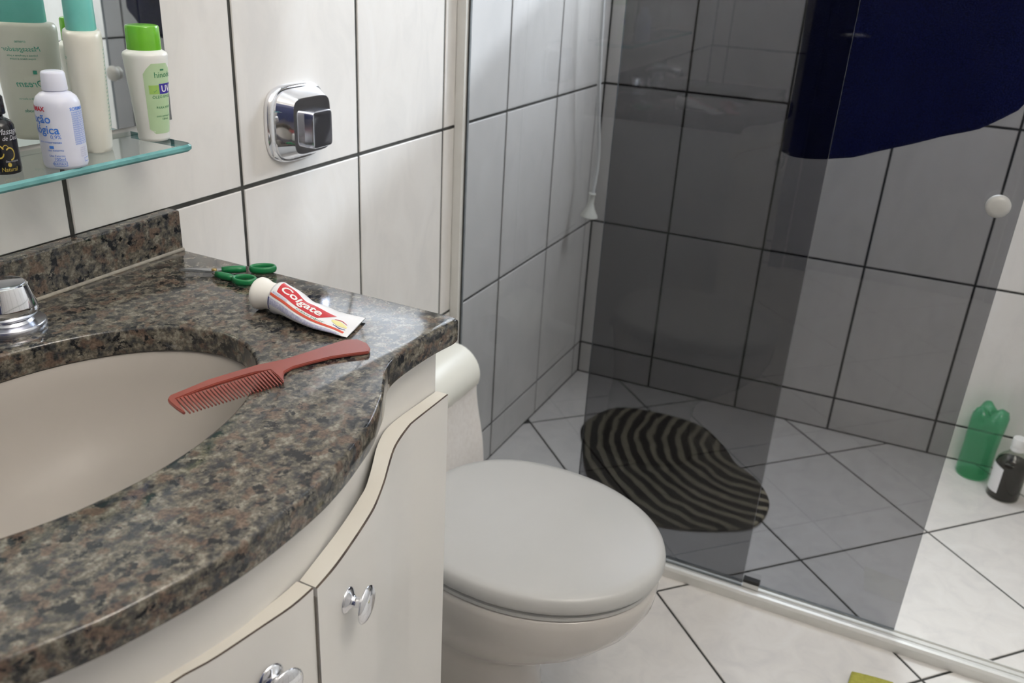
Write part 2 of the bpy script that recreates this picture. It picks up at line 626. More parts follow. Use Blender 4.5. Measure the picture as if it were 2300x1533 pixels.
# the slab of the left wall starts at the back wall
wl = bpy.data.objects['wall_left']
for v in wl.data.vertices:
    if v.co.x < 0.001: v.co.x = XB - 0.1
s_ = math.sqrt(1 + TH * TH)
LF = -YR * s_ + 0.05
cols_far = [0, 0.2423 * s_] + [(0.2423 + 0.2782 * i) * s_ for i in range(1, 5)] + [LF]
WIN = (0.14, 1.06, 1.362, 2.05)
tile_wall('wall_far', (XF, 0, 0), math.atan2(-1, TH), LF, cols_far, ROWS, hole=WIN)
LR = XF + TH * -YR - XB
tile_wall('wall_right', (XF + TH * -YR, YR, 0), math.pi, LR, [0.05 + i * WL for i in range(-1, 12) if 0 <= 0.05 + i * WL <= LR] + [LR], ROWS)
tile_wall('wall_back', (XB, YR, 0), math.pi / 2, -YR, [0.1 + i * WL for i in range(0, 6) if 0.1 + i * WL < -YR] + [-YR], ROWS)

# floor: square tiles laid on the diagonal
fl = from_bm('floor', box_bm((XB - 0.1, YR - 0.1, -0.12), (XF + 0.2, 0.1, -0.0022)), 'grout')
fl['kind'] = 'structure'
ROOM = [(XB, 0.0), (XB, YR), (XF + TH * -YR, YR), (XF, 0.0)]


def clip(poly, A, B):
    out = []
    n_ = (-(B[1] - A[1]), B[0] - A[0])
    d = lambda p: (p[0] - A[0]) * n_[0] + (p[1] - A[1]) * n_[1]
    for p, q in zip(poly, poly[1:] + poly[:1]):
        dp, dq = d(p), d(q)
        if dp >= 0: out.append(p)
        if dp * dq < 0:
            t = dp / (dp - dq)
            out.append((p[0] + (q[0] - p[0]) * t, p[1] + (q[1] - p[1]) * t))
    return out


an = math.pi / 4 + 0.0226
SFT = 0.3839
fu = Vector((-math.cos(an), -math.sin(an))) * SFT
fv = Vector((-math.sin(an), math.cos(an))) * SFT
for i in range(-8, 14):
    for j in range(-10, 12):
        o = Vector((1.3908, -0.8217)) + fu * i + fv * j
        ee = 0.0028 / SFT
        q = [o + fu * a + fv * b_ for a, b_ in ((ee, ee), (1 - ee, ee), (1 - ee, 1 - ee), (ee, 1 - ee))]
        q = [(p.x, p.y) for p in q]
        ar = sum(a[0] * b_[1] - b_[0] * a[1] for a, b_ in zip(q, q[1:] + q[:1]))
        if ar < 0: q.reverse()
        for A, B in zip(ROOM, ROOM[1:] + ROOM[:1]):
            if len(q) < 3: break
            q = clip(q, A, B)
        if len(q) < 3: continue
        ar = abs(sum(a[0] * b_[1] - b_[0] * a[1] for a, b_ in zip(q, q[1:] + q[:1]))) / 2
        if ar < 2e-4: continue
        c = Vector((sum(p[0] for p in q) / len(q), sum(p[1] for p in q) / len(q)))
        dz = random.uniform(-0.0003, 0.0)
        low = [(p[0] - c.x, p[1] - c.y, -0.008) for p in q]
        mid = [(p[0] - c.x, p[1] - c.y, -0.001 + dz) for p in q]
        top = [(p[0] * 0.992, p[1] * 0.992, dz) for p in mid]
        v, f = loft([low, mid, top])
        me = bpy.data.meshes.new('tile')
        me.from_pydata(v, [], f)
        me.materials.append(MATS['floor_tile'])
        t = bpy.data.objects.new('tile', me)
        t.location = (c.x, c.y, 0.0)
        t.parent = fl
        COL.objects.link(t)

ce = from_bm('ceiling', box_bm((XB - 0.1, YR - 0.1, H), (XF + 0.2, 0.1, H + 0.1)), 'ceiling_paint')
ce['kind'] = 'structure'

# window high in the shower's far wall
phi = math.atan2(-1, TH)
wx = Vector((math.cos(phi), math.sin(phi), 0)); wy = Vector((-math.sin(phi), math.cos(phi), 0))


def wallpt(u, d, z):
    return Vector((XF, 0, 0)) + wx * u + wy * d + Vector((0, 0, z))


def wallbox(u0, u1, d0, d1, z0, z1):
    v = [wallpt(u, d, z) for z in (z0, z1) for u, d in ((u0, d0), (u1, d0), (u1, d1), (u0, d1))]
    f = [(0, 1, 2, 3), (4, 5, 6, 7), (0, 1, 5, 4), (1, 2, 6, 5), (2, 3, 7, 6), (3, 0, 4, 7)]
    return v, f


win = empty('window_1', wallpt(0.6, 0.06, 1.362), None, None, kind='structure')
for nm, a in (('frame_rail', (WIN[0], WIN[1], 0.05, 0.085, WIN[2], WIN[2] + 0.035)),
              ('frame_rail', (WIN[0], WIN[1], 0.05, 0.085, WIN[3] - 0.035, WIN[3])),
              ('frame_stile', (WIN[0], WIN[0] + 0.035, 0.05, 0.085, WIN[2] + 0.035, WIN[3] - 0.035)),
              ('frame_stile', (WIN[1] - 0.035, WIN[1], 0.05, 0.085, WIN[2] + 0.035, WIN[3] - 0.035))):
    v, f = wallbox(*a)
    make(nm, v, f, 'aluminium', win)
v, f = wallbox(WIN[0] + 0.035, WIN[1] - 0.035, 0.064, 0.069, WIN[2] + 0.035, WIN[3] - 0.035)
make('pane', v, f, 'window_glass', win)

# unseen door added behind the camera for dark blue reflections in chrome and glass
dr = empty('added_door_1', (XB, -0.85, 0.0), None, None, kind='structure')
from_bm('door_leaf', box_bm((XB + 0.0005, -1.30, 0.004), (XB + 0.035, -0.47, 2.08), 0.003), 'added_door_paint', dr)
from_bm('door_jamb', box_bm((XB + 0.0005, -0.465, 0.0), (XB + 0.045, -0.405, 2.14), 0.003), 'added_door_paint', dr)
from_bm('door_jamb', box_bm((XB + 0.0005, -1.365, 0.0), (XB + 0.045, -1.305, 2.14), 0.003), 'added_door_paint', dr)
from_bm('door_head', box_bm((XB + 0.0005, -1.303, 2.085), (XB + 0.045, -0.467, 2.14), 0.003), 'added_door_paint', dr)
v, f = tube([(XB + 0.036, -0.53, 1.02), (XB + 0.080, -0.53, 1.02), (XB + 0.085, -0.545, 1.02), (XB + 0.085, -0.64, 1.02)], 0.009, 12)
make('door_handle', v, f, 'chrome', dr, smooth=True)

# unseen bowl added around the fill light, open at the top
lamp = empty('added_fill_sconce', (-0.55, YR, 1.93), 'added unseen white half-bowl fill lamp lighting the ceiling from the right wall', 'lamp')
rings = []
for r_, h in ((0.020, -0.070), (0.060, -0.060), (0.100, -0.035), (0.125, 0.0), (0.130, 0.025), (0.127, 0.025), (0.120, 0.0), (0.095, -0.030), (0.055, -0.053), (0.018, -0.062)):
    rings.append([(-0.55 + r_ * math.cos(math.pi * k / 24), YR + 0.0005 + r_ * math.sin(math.pi * k / 24), 1.93 + h) for k in range(25)])
v, f = loft(rings, False, False, False)
make('bowl', v, f, 'ceiling_paint', lamp, smooth=True)

# ------------------------------------------------------------------ vanity: counter, cabinet, basin
ZC = 0.8765
TC = 0.030
CX = -0.54
right_front = [(-0.1475, -0.4475), (-0.160, -0.4482), (-0.1914, -0.4440), (-0.2284, -0.4425), (-0.262, -0.4432),
               (-0.2844, -0.4462), (-0.304, -0.4530), (-0.3338, -0.4705), (-0.3515, -0.4800), (-0.3916, -0.4971),
               (-0.4225, -0.5060), (-0.4535, -0.5135), (-0.4861, -0.5190), (-0.5136, -0.5213), (-0.5403, -0.5217)]
front = right_front + [(2 * CX - x, y) for x, y in reversed(right_front[:-1])]
XR = -0.1435
XLc = 2 * CX - XR
outline = [(XR, -0.001)] + [(XR, -0.440)] + [(p.x, p.y) for p in catmull([Vector((x, y, 0)) for x, y in front], 3)] + [(XLc, -0.440), (XLc, -0.001)]
SA, SB, SX, SY = 0.2168, 0.1445, -0.5385, -0.2529


def filled_curve(outer, hole, z0, z1, bev):
    cu = bpy.data.curves.new('c', 'CURVE')
    cu.dimensions = '2D'
    cu.fill_mode = 'BOTH'
    cu.extrude = (z1 - z0) / 2 - bev
    cu.bevel_depth = bev
    cu.bevel_resolution = 3
    cu.offset = -bev
    for pts in (outer, hole):
        if not pts: continue
        sp = cu.splines.new('POLY')
        sp.points.add(len(pts) - 1)
        for p, q in zip(sp.points, pts):
            p.co = (q[0], q[1], 0, 1)
        sp.use_cyclic_u = True
    ob = bpy.data.objects.new('c', cu)
    COL.objects.link(ob)
    dg = bpy.context.evaluated_depsgraph_get()
    me = bpy.data.meshes.new_from_object(ob.evaluated_get(dg))
    bpy.data.objects.remove(ob); bpy.data.curves.remove(cu)
    bm = bmesh.new(); bm.from_mesh(me); bpy.data.meshes.remove(me)
    bmesh.ops.remove_doubles(bm, verts=bm.verts, dist=1e-5)
    bmesh.ops.translate(bm, verts=bm.verts, vec=(0, 0, (z0 + z1) / 2))
    return bm


counter = empty('countertop', (CX, -0.25, ZC - TC), 'polished brown and grey speckled granite counter with an oval basin cutout', 'countertop')
hole = [(SX + SA * math.cos(2 * math.pi * k / 72), SY + SB * math.sin(2 * math.pi * k / 72)) for k in range(72)]
slab = from_bm('slab', filled_curve(outline, hole, ZC - TC, ZC, 0.004), 'granite', counter)
autosmooth(slab, 35)
bsp_e = empty('backsplash', (CX, -0.01, ZC), 'low speckled granite upstand against the tiles behind the counter', 'backsplash')
bsp = from_bm('upstand', box_bm((XLc, -0.0205, ZC + 0.0005), (XR, -0.001, ZC + 0.0545), 0.0025), 'granite', bsp_e)
v, f = tube([(XLc, -0.0215, ZC + 0.001), (XR - 0.001, -0.0215, ZC + 0.001)], 0.0026, 8)
make('sealant_bead', v, f, 'sealant', bsp_e, smooth=True)['label'] = 'dirty beige sealant line under the upstand'

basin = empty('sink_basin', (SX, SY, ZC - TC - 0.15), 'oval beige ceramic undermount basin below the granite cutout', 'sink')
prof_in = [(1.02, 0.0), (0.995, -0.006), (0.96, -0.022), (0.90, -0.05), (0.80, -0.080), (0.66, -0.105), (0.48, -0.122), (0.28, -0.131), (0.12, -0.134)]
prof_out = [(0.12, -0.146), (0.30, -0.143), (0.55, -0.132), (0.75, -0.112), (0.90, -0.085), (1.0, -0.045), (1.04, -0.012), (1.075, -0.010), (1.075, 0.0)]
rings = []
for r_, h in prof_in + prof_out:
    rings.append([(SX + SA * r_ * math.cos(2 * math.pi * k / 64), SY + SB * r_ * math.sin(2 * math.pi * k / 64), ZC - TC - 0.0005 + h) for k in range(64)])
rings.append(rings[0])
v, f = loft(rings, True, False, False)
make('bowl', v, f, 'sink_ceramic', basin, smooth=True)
v, f = lathe([(0.029, -0.1345), (0.029, -0.130), (0.024, -0.1285), (0.018, -0.131), (0.017, -0.134), (0.002, -0.135)], (SX, SY, ZC - TC), 28)
make('drain', v, f, 'chrome', basin, smooth=True)

# cabinet under the counter
ZD = 0.780
door_f = [(-0.156, -0.4415), (-0.190, -0.4415), (-0.233, -0.4415), (-0.245, -0.4430), (-0.272, -0.4490), (-0.2945, -0.4560),
          (-0.327, -0.4705), (-0.3485, -0.4805), (-0.3805, -0.4935), (-0.3985, -0.4995), (-0.433, -0.5080), (-0.4765, -0.5170), (-0.5085, -0.5207)]
door_b = [(-0.156, -0.4255), (-0.1965, -0.4238), (-0.236, -0.4225), (-0.264, -0.4248), (-0.283, -0.4305), (-0.3045, -0.4395),
          (-0.3345, -0.4550), (-0.3675, -0.4705), (-0.383, -0.4750), (-0.3945, -0.4785), (-0.4395, -0.4895), (-0.4845, -0.4980), (-0.5085, -0.5025)]
body_f = [(-0.156, -0.4235), (-0.1965, -0.4225), (-0.236, -0.4215), (-0.264, -0.4232), (-0.283, -0.4275), (-0.3045, -0.4345), (-0.3345, -0.4475),
          (-0.3675, -0.4615), (-0.3945, -0.4705), (-0.4395, -0.4850), (-0.4845, -0.4955), (-0.510, -0.4990), (-0.540, -0.5000)]


def smooth2(pts, sub=4):
    return [(p.x, p.y) for p in catmull([Vector((x, y, 0)) for x, y in pts], sub)]


def strip_bm(fr, bk, z0, z1):
    """curved panel between a front and a back plan curve, both running the same way"""
    poly = list(fr) + list(reversed(bk))
    return prism(poly, z0, z1)


def resample(pts, k):
    P = [Vector((x, y, 0)) for x, y in pts]
    L = [0]
    for a, b_ in zip(P, P[1:]): L.append(L[-1] + (b_ - a).length)
    out = []
    for i in range(k):
        s = L[-1] * i / (k - 1)
        j = max(0, min(len(P) - 2, next((q for q in range(len(L) - 1) if L[q + 1] >= s), len(P) - 2)))
        t = (s - L[j]) / (L[j + 1] - L[j])
        p = P[j].lerp(P[j + 1], t)
        out.append((p.x, p.y))
    return out


def panel(name, fr, bk, z0, z1, material, parent, k=40):
    a, b_ = resample(fr, k), resample(bk, k)
    v, f = [], []
    for (p, q) in zip(a, b_):
        v += [(p[0], p[1], z0), (p[0], p[1], z1), (q[0], q[1], z1), (q[0], q[1], z0)]
    for i in range(k - 1):
        o = 4 * i
        for j in range(4):
            f.append((o + j, o + (j + 1) % 4, o + 4 + (j + 1) % 4, o + 4 + j))
    f += [(0, 1, 2, 3), (4 * k - 4, 4 * k - 3, 4 * k - 2, 4 * k - 1)]
    o = make(name, v, f, material, parent)
    autosmooth(o, 35)
    return o


cab = empty('vanity_cabinet', (CX, -0.22, 0.0), 'white laminate bow-fronted vanity cabinet under the granite counter', 'cabinet')
bf = smooth2(body_f)
bf_full = bf + [(2 * CX - x, y) for x, y in reversed(bf[:-1])]
bk_full = [(x, y + 0.015) for x, y in bf_full]
ZB = ZC - TC - 0.001
panel('front_panel', bf_full, bk_full, 0.09, ZB, 'laminate', cab, 80)
from_bm('side_panel', box_bm((-0.171, -0.408, 0.0), (-0.156, -0.003, ZB)), 'laminate', cab)
from_bm('side_panel', box_bm((2 * CX + 0.156, -0.408, 0.0), (2 * CX + 0.171, -0.003, ZB)), 'laminate', cab)
from_bm('base_panel', box_bm((2 * CX + 0.1715, -0.400, 0.09), (-0.1715, -0.005, 0.105)), 'laminate', cab)


def build_door(fr, bk, lab):
    d = panel('door', fr, bk, 0.10, ZD - 0.0010, 'laminate', cab, 50)
    d['label'] = lab
    fr2 = [(a[0] + (b_[0] - a[0]) * 0.10, a[1] + (b_[1] - a[1]) * 0.10) for a, b_ in zip(resample(fr, 50), resample(bk, 50))]
    panel('edge_band', fr2, bk, ZD - 0.0009, ZD, 'edge_band', d, 50)
    panel('laminate_seam', fr, fr2, ZD - 0.0009, ZD - 0.0003, 'laminate_seam', d, 50)
    return d


d1 = build_door(smooth2(door_f), smooth2(door_b), 'right door beside the toilet')
lf = [(-0.5102, -0.5180), (-0.5355, -0.5172), (-0.567, -0.5115), (-0.609, -0.5035), (-0.640, -0.4945)]
lb = [(-0.5102, -0.5010), (-0.5355, -0.5005), (-0.575, -0.4950), (-0.6145, -0.4865), (-0.640, -0.4780)]
mirr_f = [(2 * CX - x, y + 0.002) for x, y in reversed(door_f) if 2 * CX - x < -0.66]
mirr_b = [(2 * CX - x, y + 0.002) for x, y in reversed(door_b) if 2 * CX - x < -0.66]
d2 = build_door(smooth2(lf + mirr_f), smooth2(lb + mirr_b), 'left door nearest the viewer')
from_bm('edge_strip', box_bm((-0.5101, -0.5198, 0.10), (-0.5086, -0.5035, ZD - 0.010), 0.0004), 'strip_metal', cab)['label'] = 'dark metal strip between the two doors'


def cab_knob(parent, base, nrm):
    ax = frame(nrm)
    prof = [(0.0125, 0.0), (0.0125, 0.0014), (0.0105, 0.0035), (0.0065, 0.0065), (0.0052, 0.010), (0.0050, 0.0175),
            (0.0062, 0.0205), (0.0125, 0.0225), (0.0172, 0.0240), (0.0180, 0.0252), (0.0172, 0.0265), (0.0140, 0.0290), (0.0080, 0.0305), (0.0005, 0.0310)]
    prof = [(r_, h * 0.74) for r_, h in prof]
    v, f = lathe(prof, base, 32, axis=ax)
    make('knob', v, f, 'chrome', parent, smooth=True)


cab_knob(d1, (-0.4590, -0.5135, 0.7270), (0.20, -1, 0))
cab_knob(d2, (-0.5625, -0.5135, 0.7260), (-0.20, -1, 0))

# ------------------------------------------------------------------ taps
def tap_handle(px, py, label):
    t = empty('tap_handle', (px, py, ZC), label, 'tap', 'chrome taps on the counter')
    v, f = lathe([(0.0340, 0.0), (0.0345, 0.0012), (0.0345, 0.0075), (0.0335, 0.0088), (0.0235, 0.0098), (0.0215, 0.0125)], (px, py, ZC), 48)
    autosmooth(make('flange', v, f, 'chrome_satin', t))
    rings = []
    for r_, h in [(0.0205, 0.0120), (0.0250, 0.0150), (0.0285, 0.0190), (0.0298, 0.0235), (0.0292, 0.028), (0.0240, 0.0480), (0.0234, 0.0498), (0.0222, 0.0506)]:
        ring = []
        for k in range(64):
            a = 2 * math.pi * k / 64
            rr = r_ * (1 - 0.075 * (0.5 + 0.5 * math.cos(4 * a + 0.9)))
            ring.append((px + rr * math.cos(a), py + rr * math.sin(a), ZC + h))
        rings.append(ring)
    v, f = loft(rings)
    autosmooth(make('knob', v, f, 'chrome', t), 30)
    v, f = lathe([(0.0205, 0.0507), (0.0198, 0.0512), (0.0005, 0.0513)], (px, py, ZC), 40)
    make('cap', v, f, 'chrome_worn', t, smooth=True)
    return t


tap_handle(-0.4295, -0.0655, 'faceted chrome tap handle right of the spout, near the upstand')
tap_handle(2 * CX + 0.4295, -0.0655, 'faceted chrome tap handle left of the spout')
sp = empty('basin_spout', (CX, -0.0631, ZC), 'chrome basin spout between the two tap handles', 'tap')
v, f = lathe([(0.026, 0), (0.026, 0.008), (0.019, 0.012), (0.016, 0.03), (0.015, 0.045)], (CX, -0.0631, ZC), 32)
autosmooth(make('base', v, f, 'chrome', sp))
v, f = tube([(CX, -0.0631, ZC + 0.040), (CX, -0.072, ZC + 0.062), (CX, -0.095, ZC + 0.075), (CX, -0.13, ZC + 0.075), (CX, -0.160, ZC + 0.068), (CX, -0.172, ZC + 0.052)],
            [0.0145, 0.014, 0.0130, 0.012, 0.0115, 0.011], 20)
make('neck', v, f, 'chrome', sp, smooth=True)

# ------------------------------------------------------------------ flush valve on the wall
FX, FZ = 0.1225, 1.0075
fv_ = empty('flush_valve', (FX, 0, FZ), 'square chrome flush plate with a push button on the tiled wall', 'flush plate')


def squircle(cx, cz, y, hw, hh, nexp=4.0, k=64, turn=0.0):
    ring = []
    for i in range(k):
        a = 2 * math.pi * i / k + turn
        c, s = math.cos(a), math.sin(a)
        ring.append((cx + hw * math.copysign(abs(c) ** (2 / nexp), c), y, cz + hh * math.copysign(abs(s) ** (2 / nexp), s)))
    return ring


rings = [squircle(FX, FZ, y, w, h, e) for y, w, h, e in
         ((-0.0004, 0.0690, 0.0585, 3.4), (-0.006, 0.0690, 0.0585, 3.4), (-0.0095, 0.0665, 0.0565, 3.4), (-0.0110, 0.0625, 0.0535, 3.6))]
v, f = loft(rings)
autosmooth(make('rim', v, f, 'chrome', fv_), 35)
rings = [squircle(FX, FZ, y, w, h, e) for y, w, h, e in
         ((-0.0105, 0.0605, 0.0530, 3.8), (-0.0140, 0.0595, 0.0525, 4.0), (-0.0330, 0.0455, 0.0430, 5.0), (-0.0350, 0.0440, 0.0415, 5.5))]
v, f = loft(rings)
autosmooth(make('cover', v, f, 'chrome', fv_), 22)
BX, BZ = FX + 0.005, FZ - 0.006
rings = [squircle(BX, BZ, y, w, h, e) for y, w, h, e in
         ((-0.0345, 0.0248, 0.0285, 9), (-0.0480, 0.0240, 0.0278, 9), (-0.0500, 0.0228, 0.0265, 10), (-0.0505, 0.0210, 0.0245, 11))]
v, f = loft(rings)
autosmooth(make('push_button', v, f, 'chrome_worn', fv_), 22)

# ------------------------------------------------------------------ mirror and glass shelf
ZS = 1.039
mir = empty('mirror', (-0.55, -0.003, 1.042), 'frameless wall mirror above the glass shelf', 'mirror')
MX0, MX1, MZ0, MZ1 = -0.97, -0.1245, 1.0445, 1.62
v = [(MX0, -0.0005, MZ0), (MX1, -0.0005, MZ0), (MX1, -0.0005, MZ1), (MX0, -0.0005, MZ1),
     (MX0, -0.0042, MZ0), (MX1, -0.0042, MZ0), (MX1, -0.0042, MZ1), (MX0, -0.0042, MZ1)]
f = [(0, 1, 2, 3), (4, 5, 6, 7), (0, 1, 5, 4), (1, 2, 6, 5), (2, 3, 7, 6), (3, 0, 4, 7)]
make('glass', v, f, None, mir, mats=['mirror_edge', 'mirror_silver'], fm=[0, 1, 0, 0, 0, 0])

shelf = empty('glass_shelf', (-0.5, -0.05, ZS), 'narrow clear glass shelf with a teal edge under the mirror', 'shelf')
SX0, SX1, SDEP = -0.90, -0.1905, 0.1090
pl = [(SX0, -0.002), (SX1, -0.002)]
rr = 0.012
for k in range(7):
    a = k / 6 * math.pi / 2
    pl.append((SX1 - rr + rr * math.cos(a), -SDEP + rr - rr * math.sin(a)))
for k in range(7):
    a = math.pi / 2 + k / 6 * math.pi / 2
    pl.append((SX0 + rr + rr * math.cos(a), -SDEP + rr - rr * math.sin(a)))
kk = len(pl)
tg = 0.0085
edge_in = lambda p, d: (p[0] + (-d if p[0] > -0.5 else d) * (1 if abs(p[1]) > 0.003 else 0.0), p[1] + (d if p[1] < -0.01 else 0))
rings = [[(*edge_in(p, 0.002), ZS) for p in pl], [(*p, ZS - 0.0025) for p in pl], [(*p, ZS - tg + 0.0025) for p in pl], [(*edge_in(p, 0.002), ZS - tg) for p in pl]]
v, f = loft(rings)
fm = [1] * (len(f) - 2) + [0, 0]
for q in (0, kk, 2 * kk): fm[q] = 0
o = make('glass', v, f, None, shelf, mats=['clear_glass', 'glass_edge'], fm=fm)
for bx in (-0.307, -0.80):
    v, f = tube([(bx, -0.0005, ZS - 0.0155), (bx, -0.022, ZS - 0.0155)], 0.0065, 14)
    make('bracket', v, f, 'chrome', shelf, smooth=True)

# ------------------------------------------------------------------ bottles on the shelf
def cyl_map(cx, cy, a0, rfun, sx=1.0, sy=1.0, rot=0.0, off=0.00025):
    """flat (x, y) -> on a turned body; x runs along the surface from angle a0 (left to right seen from outside)"""
    def fn(x, y):
        r_ = rfun(y)
        a = a0 + x / (r_ * (sx + sy) / 2)
        px, py = (r_ * sx + off) * math.cos(a), (r_ * sy + off) * math.sin(a)
        return (cx + px * math.cos(rot) - py * math.sin(rot), cy + px * math.sin(rot) + py * math.cos(rot), y + ZS)
    return fn


def prof_r(prof):
    tab = sorted([(h, r_) for r_, h in prof])
    return lambda y: interp(tab, y)


# massage-oil bottle with the lime cap
hx, hy = -0.2044, -0.0573
hb = empty('oil_bottle', (hx, hy, ZS), 'white tapered bottle with lime green cap at the right end of the glass shelf', 'bottle', 'toiletries on the glass shelf')
hp = [(0.0175, 0.0), (0.0195, 0.0012), (0.0202, 0.004), (0.0198, 0.0085), (0.0204, 0.012), (0.0240, 0.055), (0.0276, 0.094), (0.0279, 0.0972), (0.0268, 0.0997), (0.0225, 0.1018), (0.0205, 0.1035)]
hp = [(r_ * 0.885, h) for r_, h in hp]
v, f = lathe(hp, (hx, hy, ZS), 56)
autosmooth(make('body', v, f, 'bottle_white', hb), 50)
v, f = lathe([(0.0186, 0.1025), (0.0188, 0.1035), (0.0184, 0.127), (0.0176, 0.1287), (0.0160, 0.1292), (0.0005, 0.1290)], (hx, hy, ZS), 48)
autosmooth(make('cap', v, f, 'lime_cap', hb), 45)
hr = prof_r(hp)
view_a = math.atan2(CAM.y - hy, CAM.x - hx)          # angle that faces the camera
ha = view_a - 0.20
hm = cyl_map(hx, hy, ha, hr)
ru = lambda y: hr(y)
lab = empty_part = None
v, f = [], []
NU, NV = 16, 14
for j in range(NV + 1):
    y = 0.0095 + (0.0895 - 0.0095) * j / NV
    inset = 0.0
    if j == NV: inset = 0.010
    elif j == NV - 1: inset = 0.004
    if j == 0: inset = 0.006
    for i in range(NU + 1):
        x = inset + (0.040 - 2 * inset) * i / NU
        v.append(hm(x, y))
for j in range(NV):
    for i in range(NU):
        a = j * (NU + 1) + i
        f.append((a, a + 1, a + NU + 2, a + NU + 1))
lab = make('label', v, f, 'label_green', hb, smooth=True)
hm2 = cyl_map(hx, hy, ha, hr, off=0.0005)
hm3 = cyl_map(hx, hy, ha, hr, off=0.0008)
wrap_text('brand_print', 'hinode', 0.0092, lambda x, y: hm2(x + 0.0115, y + 0.0738), 'print_green', lab)
patch('leaf_print', lambda x, y: hm2(x, y), 0.0195, 0.0245, 0.0815, 0.0832, 'print_green', lab, 6, 2)
patch('lime_band', hm2, 0.0045, 0.0160, 0.0555, 0.0655, 'label_lime', lab, 6, 4)
patch('violet_band', hm2, 0.0160, 0.0385, 0.0552, 0.0668, 'print_violet', lab, 10, 4)
wrap_text('band_print', 'UVA', 0.0105, lambda x, y: hm3(x + 0.0182, y + 0.0575), 'print_white', lab, bold=0.0002)
wrap_text('band_print', '\u2713', 0.0050, lambda x, y: hm3(x + 0.0085, y + 0.0570), 'print_green', lab)
for s, x0, y0, sz in (('\u00d3LEO EM GEL', 0.0070, 0.0505, 0.0045), ('PARA MASSAGEM', 0.0100, 0.0385, 0.0040),
                      ('com extrato de uva', 0.0090, 0.0290, 0.0033), ('120 ml', 0.0150, 0.0255, 0.0033)):
    wrap_text('small_print', s, sz, lambda x, y, x0=x0, y0=y0: hm2(x + x0, y + y0), 'print_green', lab)

# tall lotion bottle with teal cap; its printed face looks towards the mirror
lx, ly, lrot = -0.2800, -0.0510, math.radians(51)
lb_ = empty('lotion_bottle', (lx, ly, ZS), 'tall flat cream bottle with teal cap in the middle of the shelf', 'bottle', 'toiletries on the glass shelf')
LSX, LSY = 0.0345, 0.0195


def oval_rings(prof, nexp=2.6, k=56):
    rings = []
    for s, h in prof:
        ring = []
        for i in range(k):
            a = 2 * math.pi * i / k
            c, q = math.cos(a), math.sin(a)
            x = LSX * s[0] * math.copysign(abs(c) ** (2 / nexp), c)
            y = LSY * s[1] * math.copysign(abs(q) ** (2 / nexp), q)
            ring.append((lx + x * math.cos(lrot) - y * math.sin(lrot), ly + x * math.sin(lrot) + y * math.cos(lrot), ZS + h))
        rings.append(ring)
    return rings


lprof = [((0.70, 0.66), 0.0), ((0.78, 0.76), 0.0012), ((0.82, 0.82), 0.006), ((0.86, 0.88), 0.03), ((0.95, 0.95), 0.08),
         ((1.0, 1.0), 0.117), ((0.985, 0.985), 0.1235), ((0.92, 0.94), 0.1268), ((0.80, 0.86), 0.128)]
v, f = loft(oval_rings(lprof))
autosmooth(make('body', v, f, 'bottle_cream', lb_), 50)
v, f = loft(oval_rings([((0.72, 0.76), 0.128), ((0.73, 0.78), 0.129), ((0.71, 0.75), 0.185), ((0.68, 0.70), 0.188)]))
autosmooth(make('cap', v, f, 'teal_cap', lb_), 45)


def face_map(side):
    """flat (x, y) on the broad face; side +1 looks to the wall, -1 to the room"""
    def fn(x, y):
        h = y
        tabx = [(q, s[0]) for s, q in lprof]; taby = [(q, s[1]) for s, q in lprof]
        hw, hd = LSX * interp(tabx, h), LSY * interp(taby, h)
        u = -x * side
        t = min(0.999, abs(u) / hw)
        d = hd * (1 - t ** 2.6) ** (1 / 2.6) * side + 0.0004 * side
        return (lx + u * math.cos(lrot) - d * math.sin(lrot), ly + u * math.sin(lrot) + d * math.cos(lrot), ZS + h)
    return fn


fw_, fb_ = face_map(1), face_map(-1)
for s, x0, y0, sz, sh in (('creme', 0.0, 0.1075, 0.0045, 0.0), ('Massageador', 0.0, 0.0985, 0.0075, 0.25), ('hidrata e perfuma a pele', 0.0, 0.0930, 0.0032, 0),
                          ('toque macio e suave', 0.0, 0.0895, 0.0032, 0), ('Dream', -0.004, 0.060, 0.0105, 0.3), ('hortel\u00e3 e alecrim', 0.0, 0.046, 0.0032, 0), ('hinode', 0.0, 0.032, 0.0055, 0)):
    wrap_text('front_print', s, sz, lambda x, y, x0=x0, y0=y0: fw_(x + x0, y + y0), 'print_teal', lb_, align='CENTER', shear=sh)
patch('leaf_print', fw_, -0.012, -0.008, 0.074, 0.078, 'print_teal', lb_, 3, 3)
for i in range(22):
    y = 0.108 - i * 0.0040
    wrap_text('back_print', 'modo de usar aplique', 0.0031, lambda x, y_, y=y: fb_(x - 0.020, y_ + y), 'print_teal', lb_)

# saline bottle
sx_, sy_ = -0.3515, -0.0890
sb = empty('saline_bottle', (sx_, sy_, ZS), 'translucent saline bottle with white screw cap at the shelf front edge', 'bottle', 'toiletries on the glass shelf')
spf = [(0.0205, 0.0), (0.0228, 0.0008), (0.0240, 0.0035), (0.0243, 0.010), (0.0243, 0.0600), (0.0238, 0.0655), (0.0215, 0.0705), (0.0170, 0.0740), (0.0125, 0.0757), (0.0122, 0.0785)]
spf = [(r_ * 0.88, h) for r_, h in spf]
v, f = lathe(spf, (sx_, sy_, ZS), 56)
make('body', v, f, 'saline_plastic', sb, smooth=True)
v, f = lathe([(0.0119, 0.0770), (0.0121, 0.0780), (0.0112, 0.0930), (0.0102, 0.0948), (0.0085, 0.0954), (0.0005, 0.0953)], (sx_, sy_, ZS), 40)
autosmooth(make('cap', v, f, 'saline_plastic', sb), 50)
sr = prof_r(spf)
va = math.atan2(CAM.y - sy_, CAM.x - sx_)
sm = cyl_map(sx_, sy_, va, sr)
R0 = 0.0243
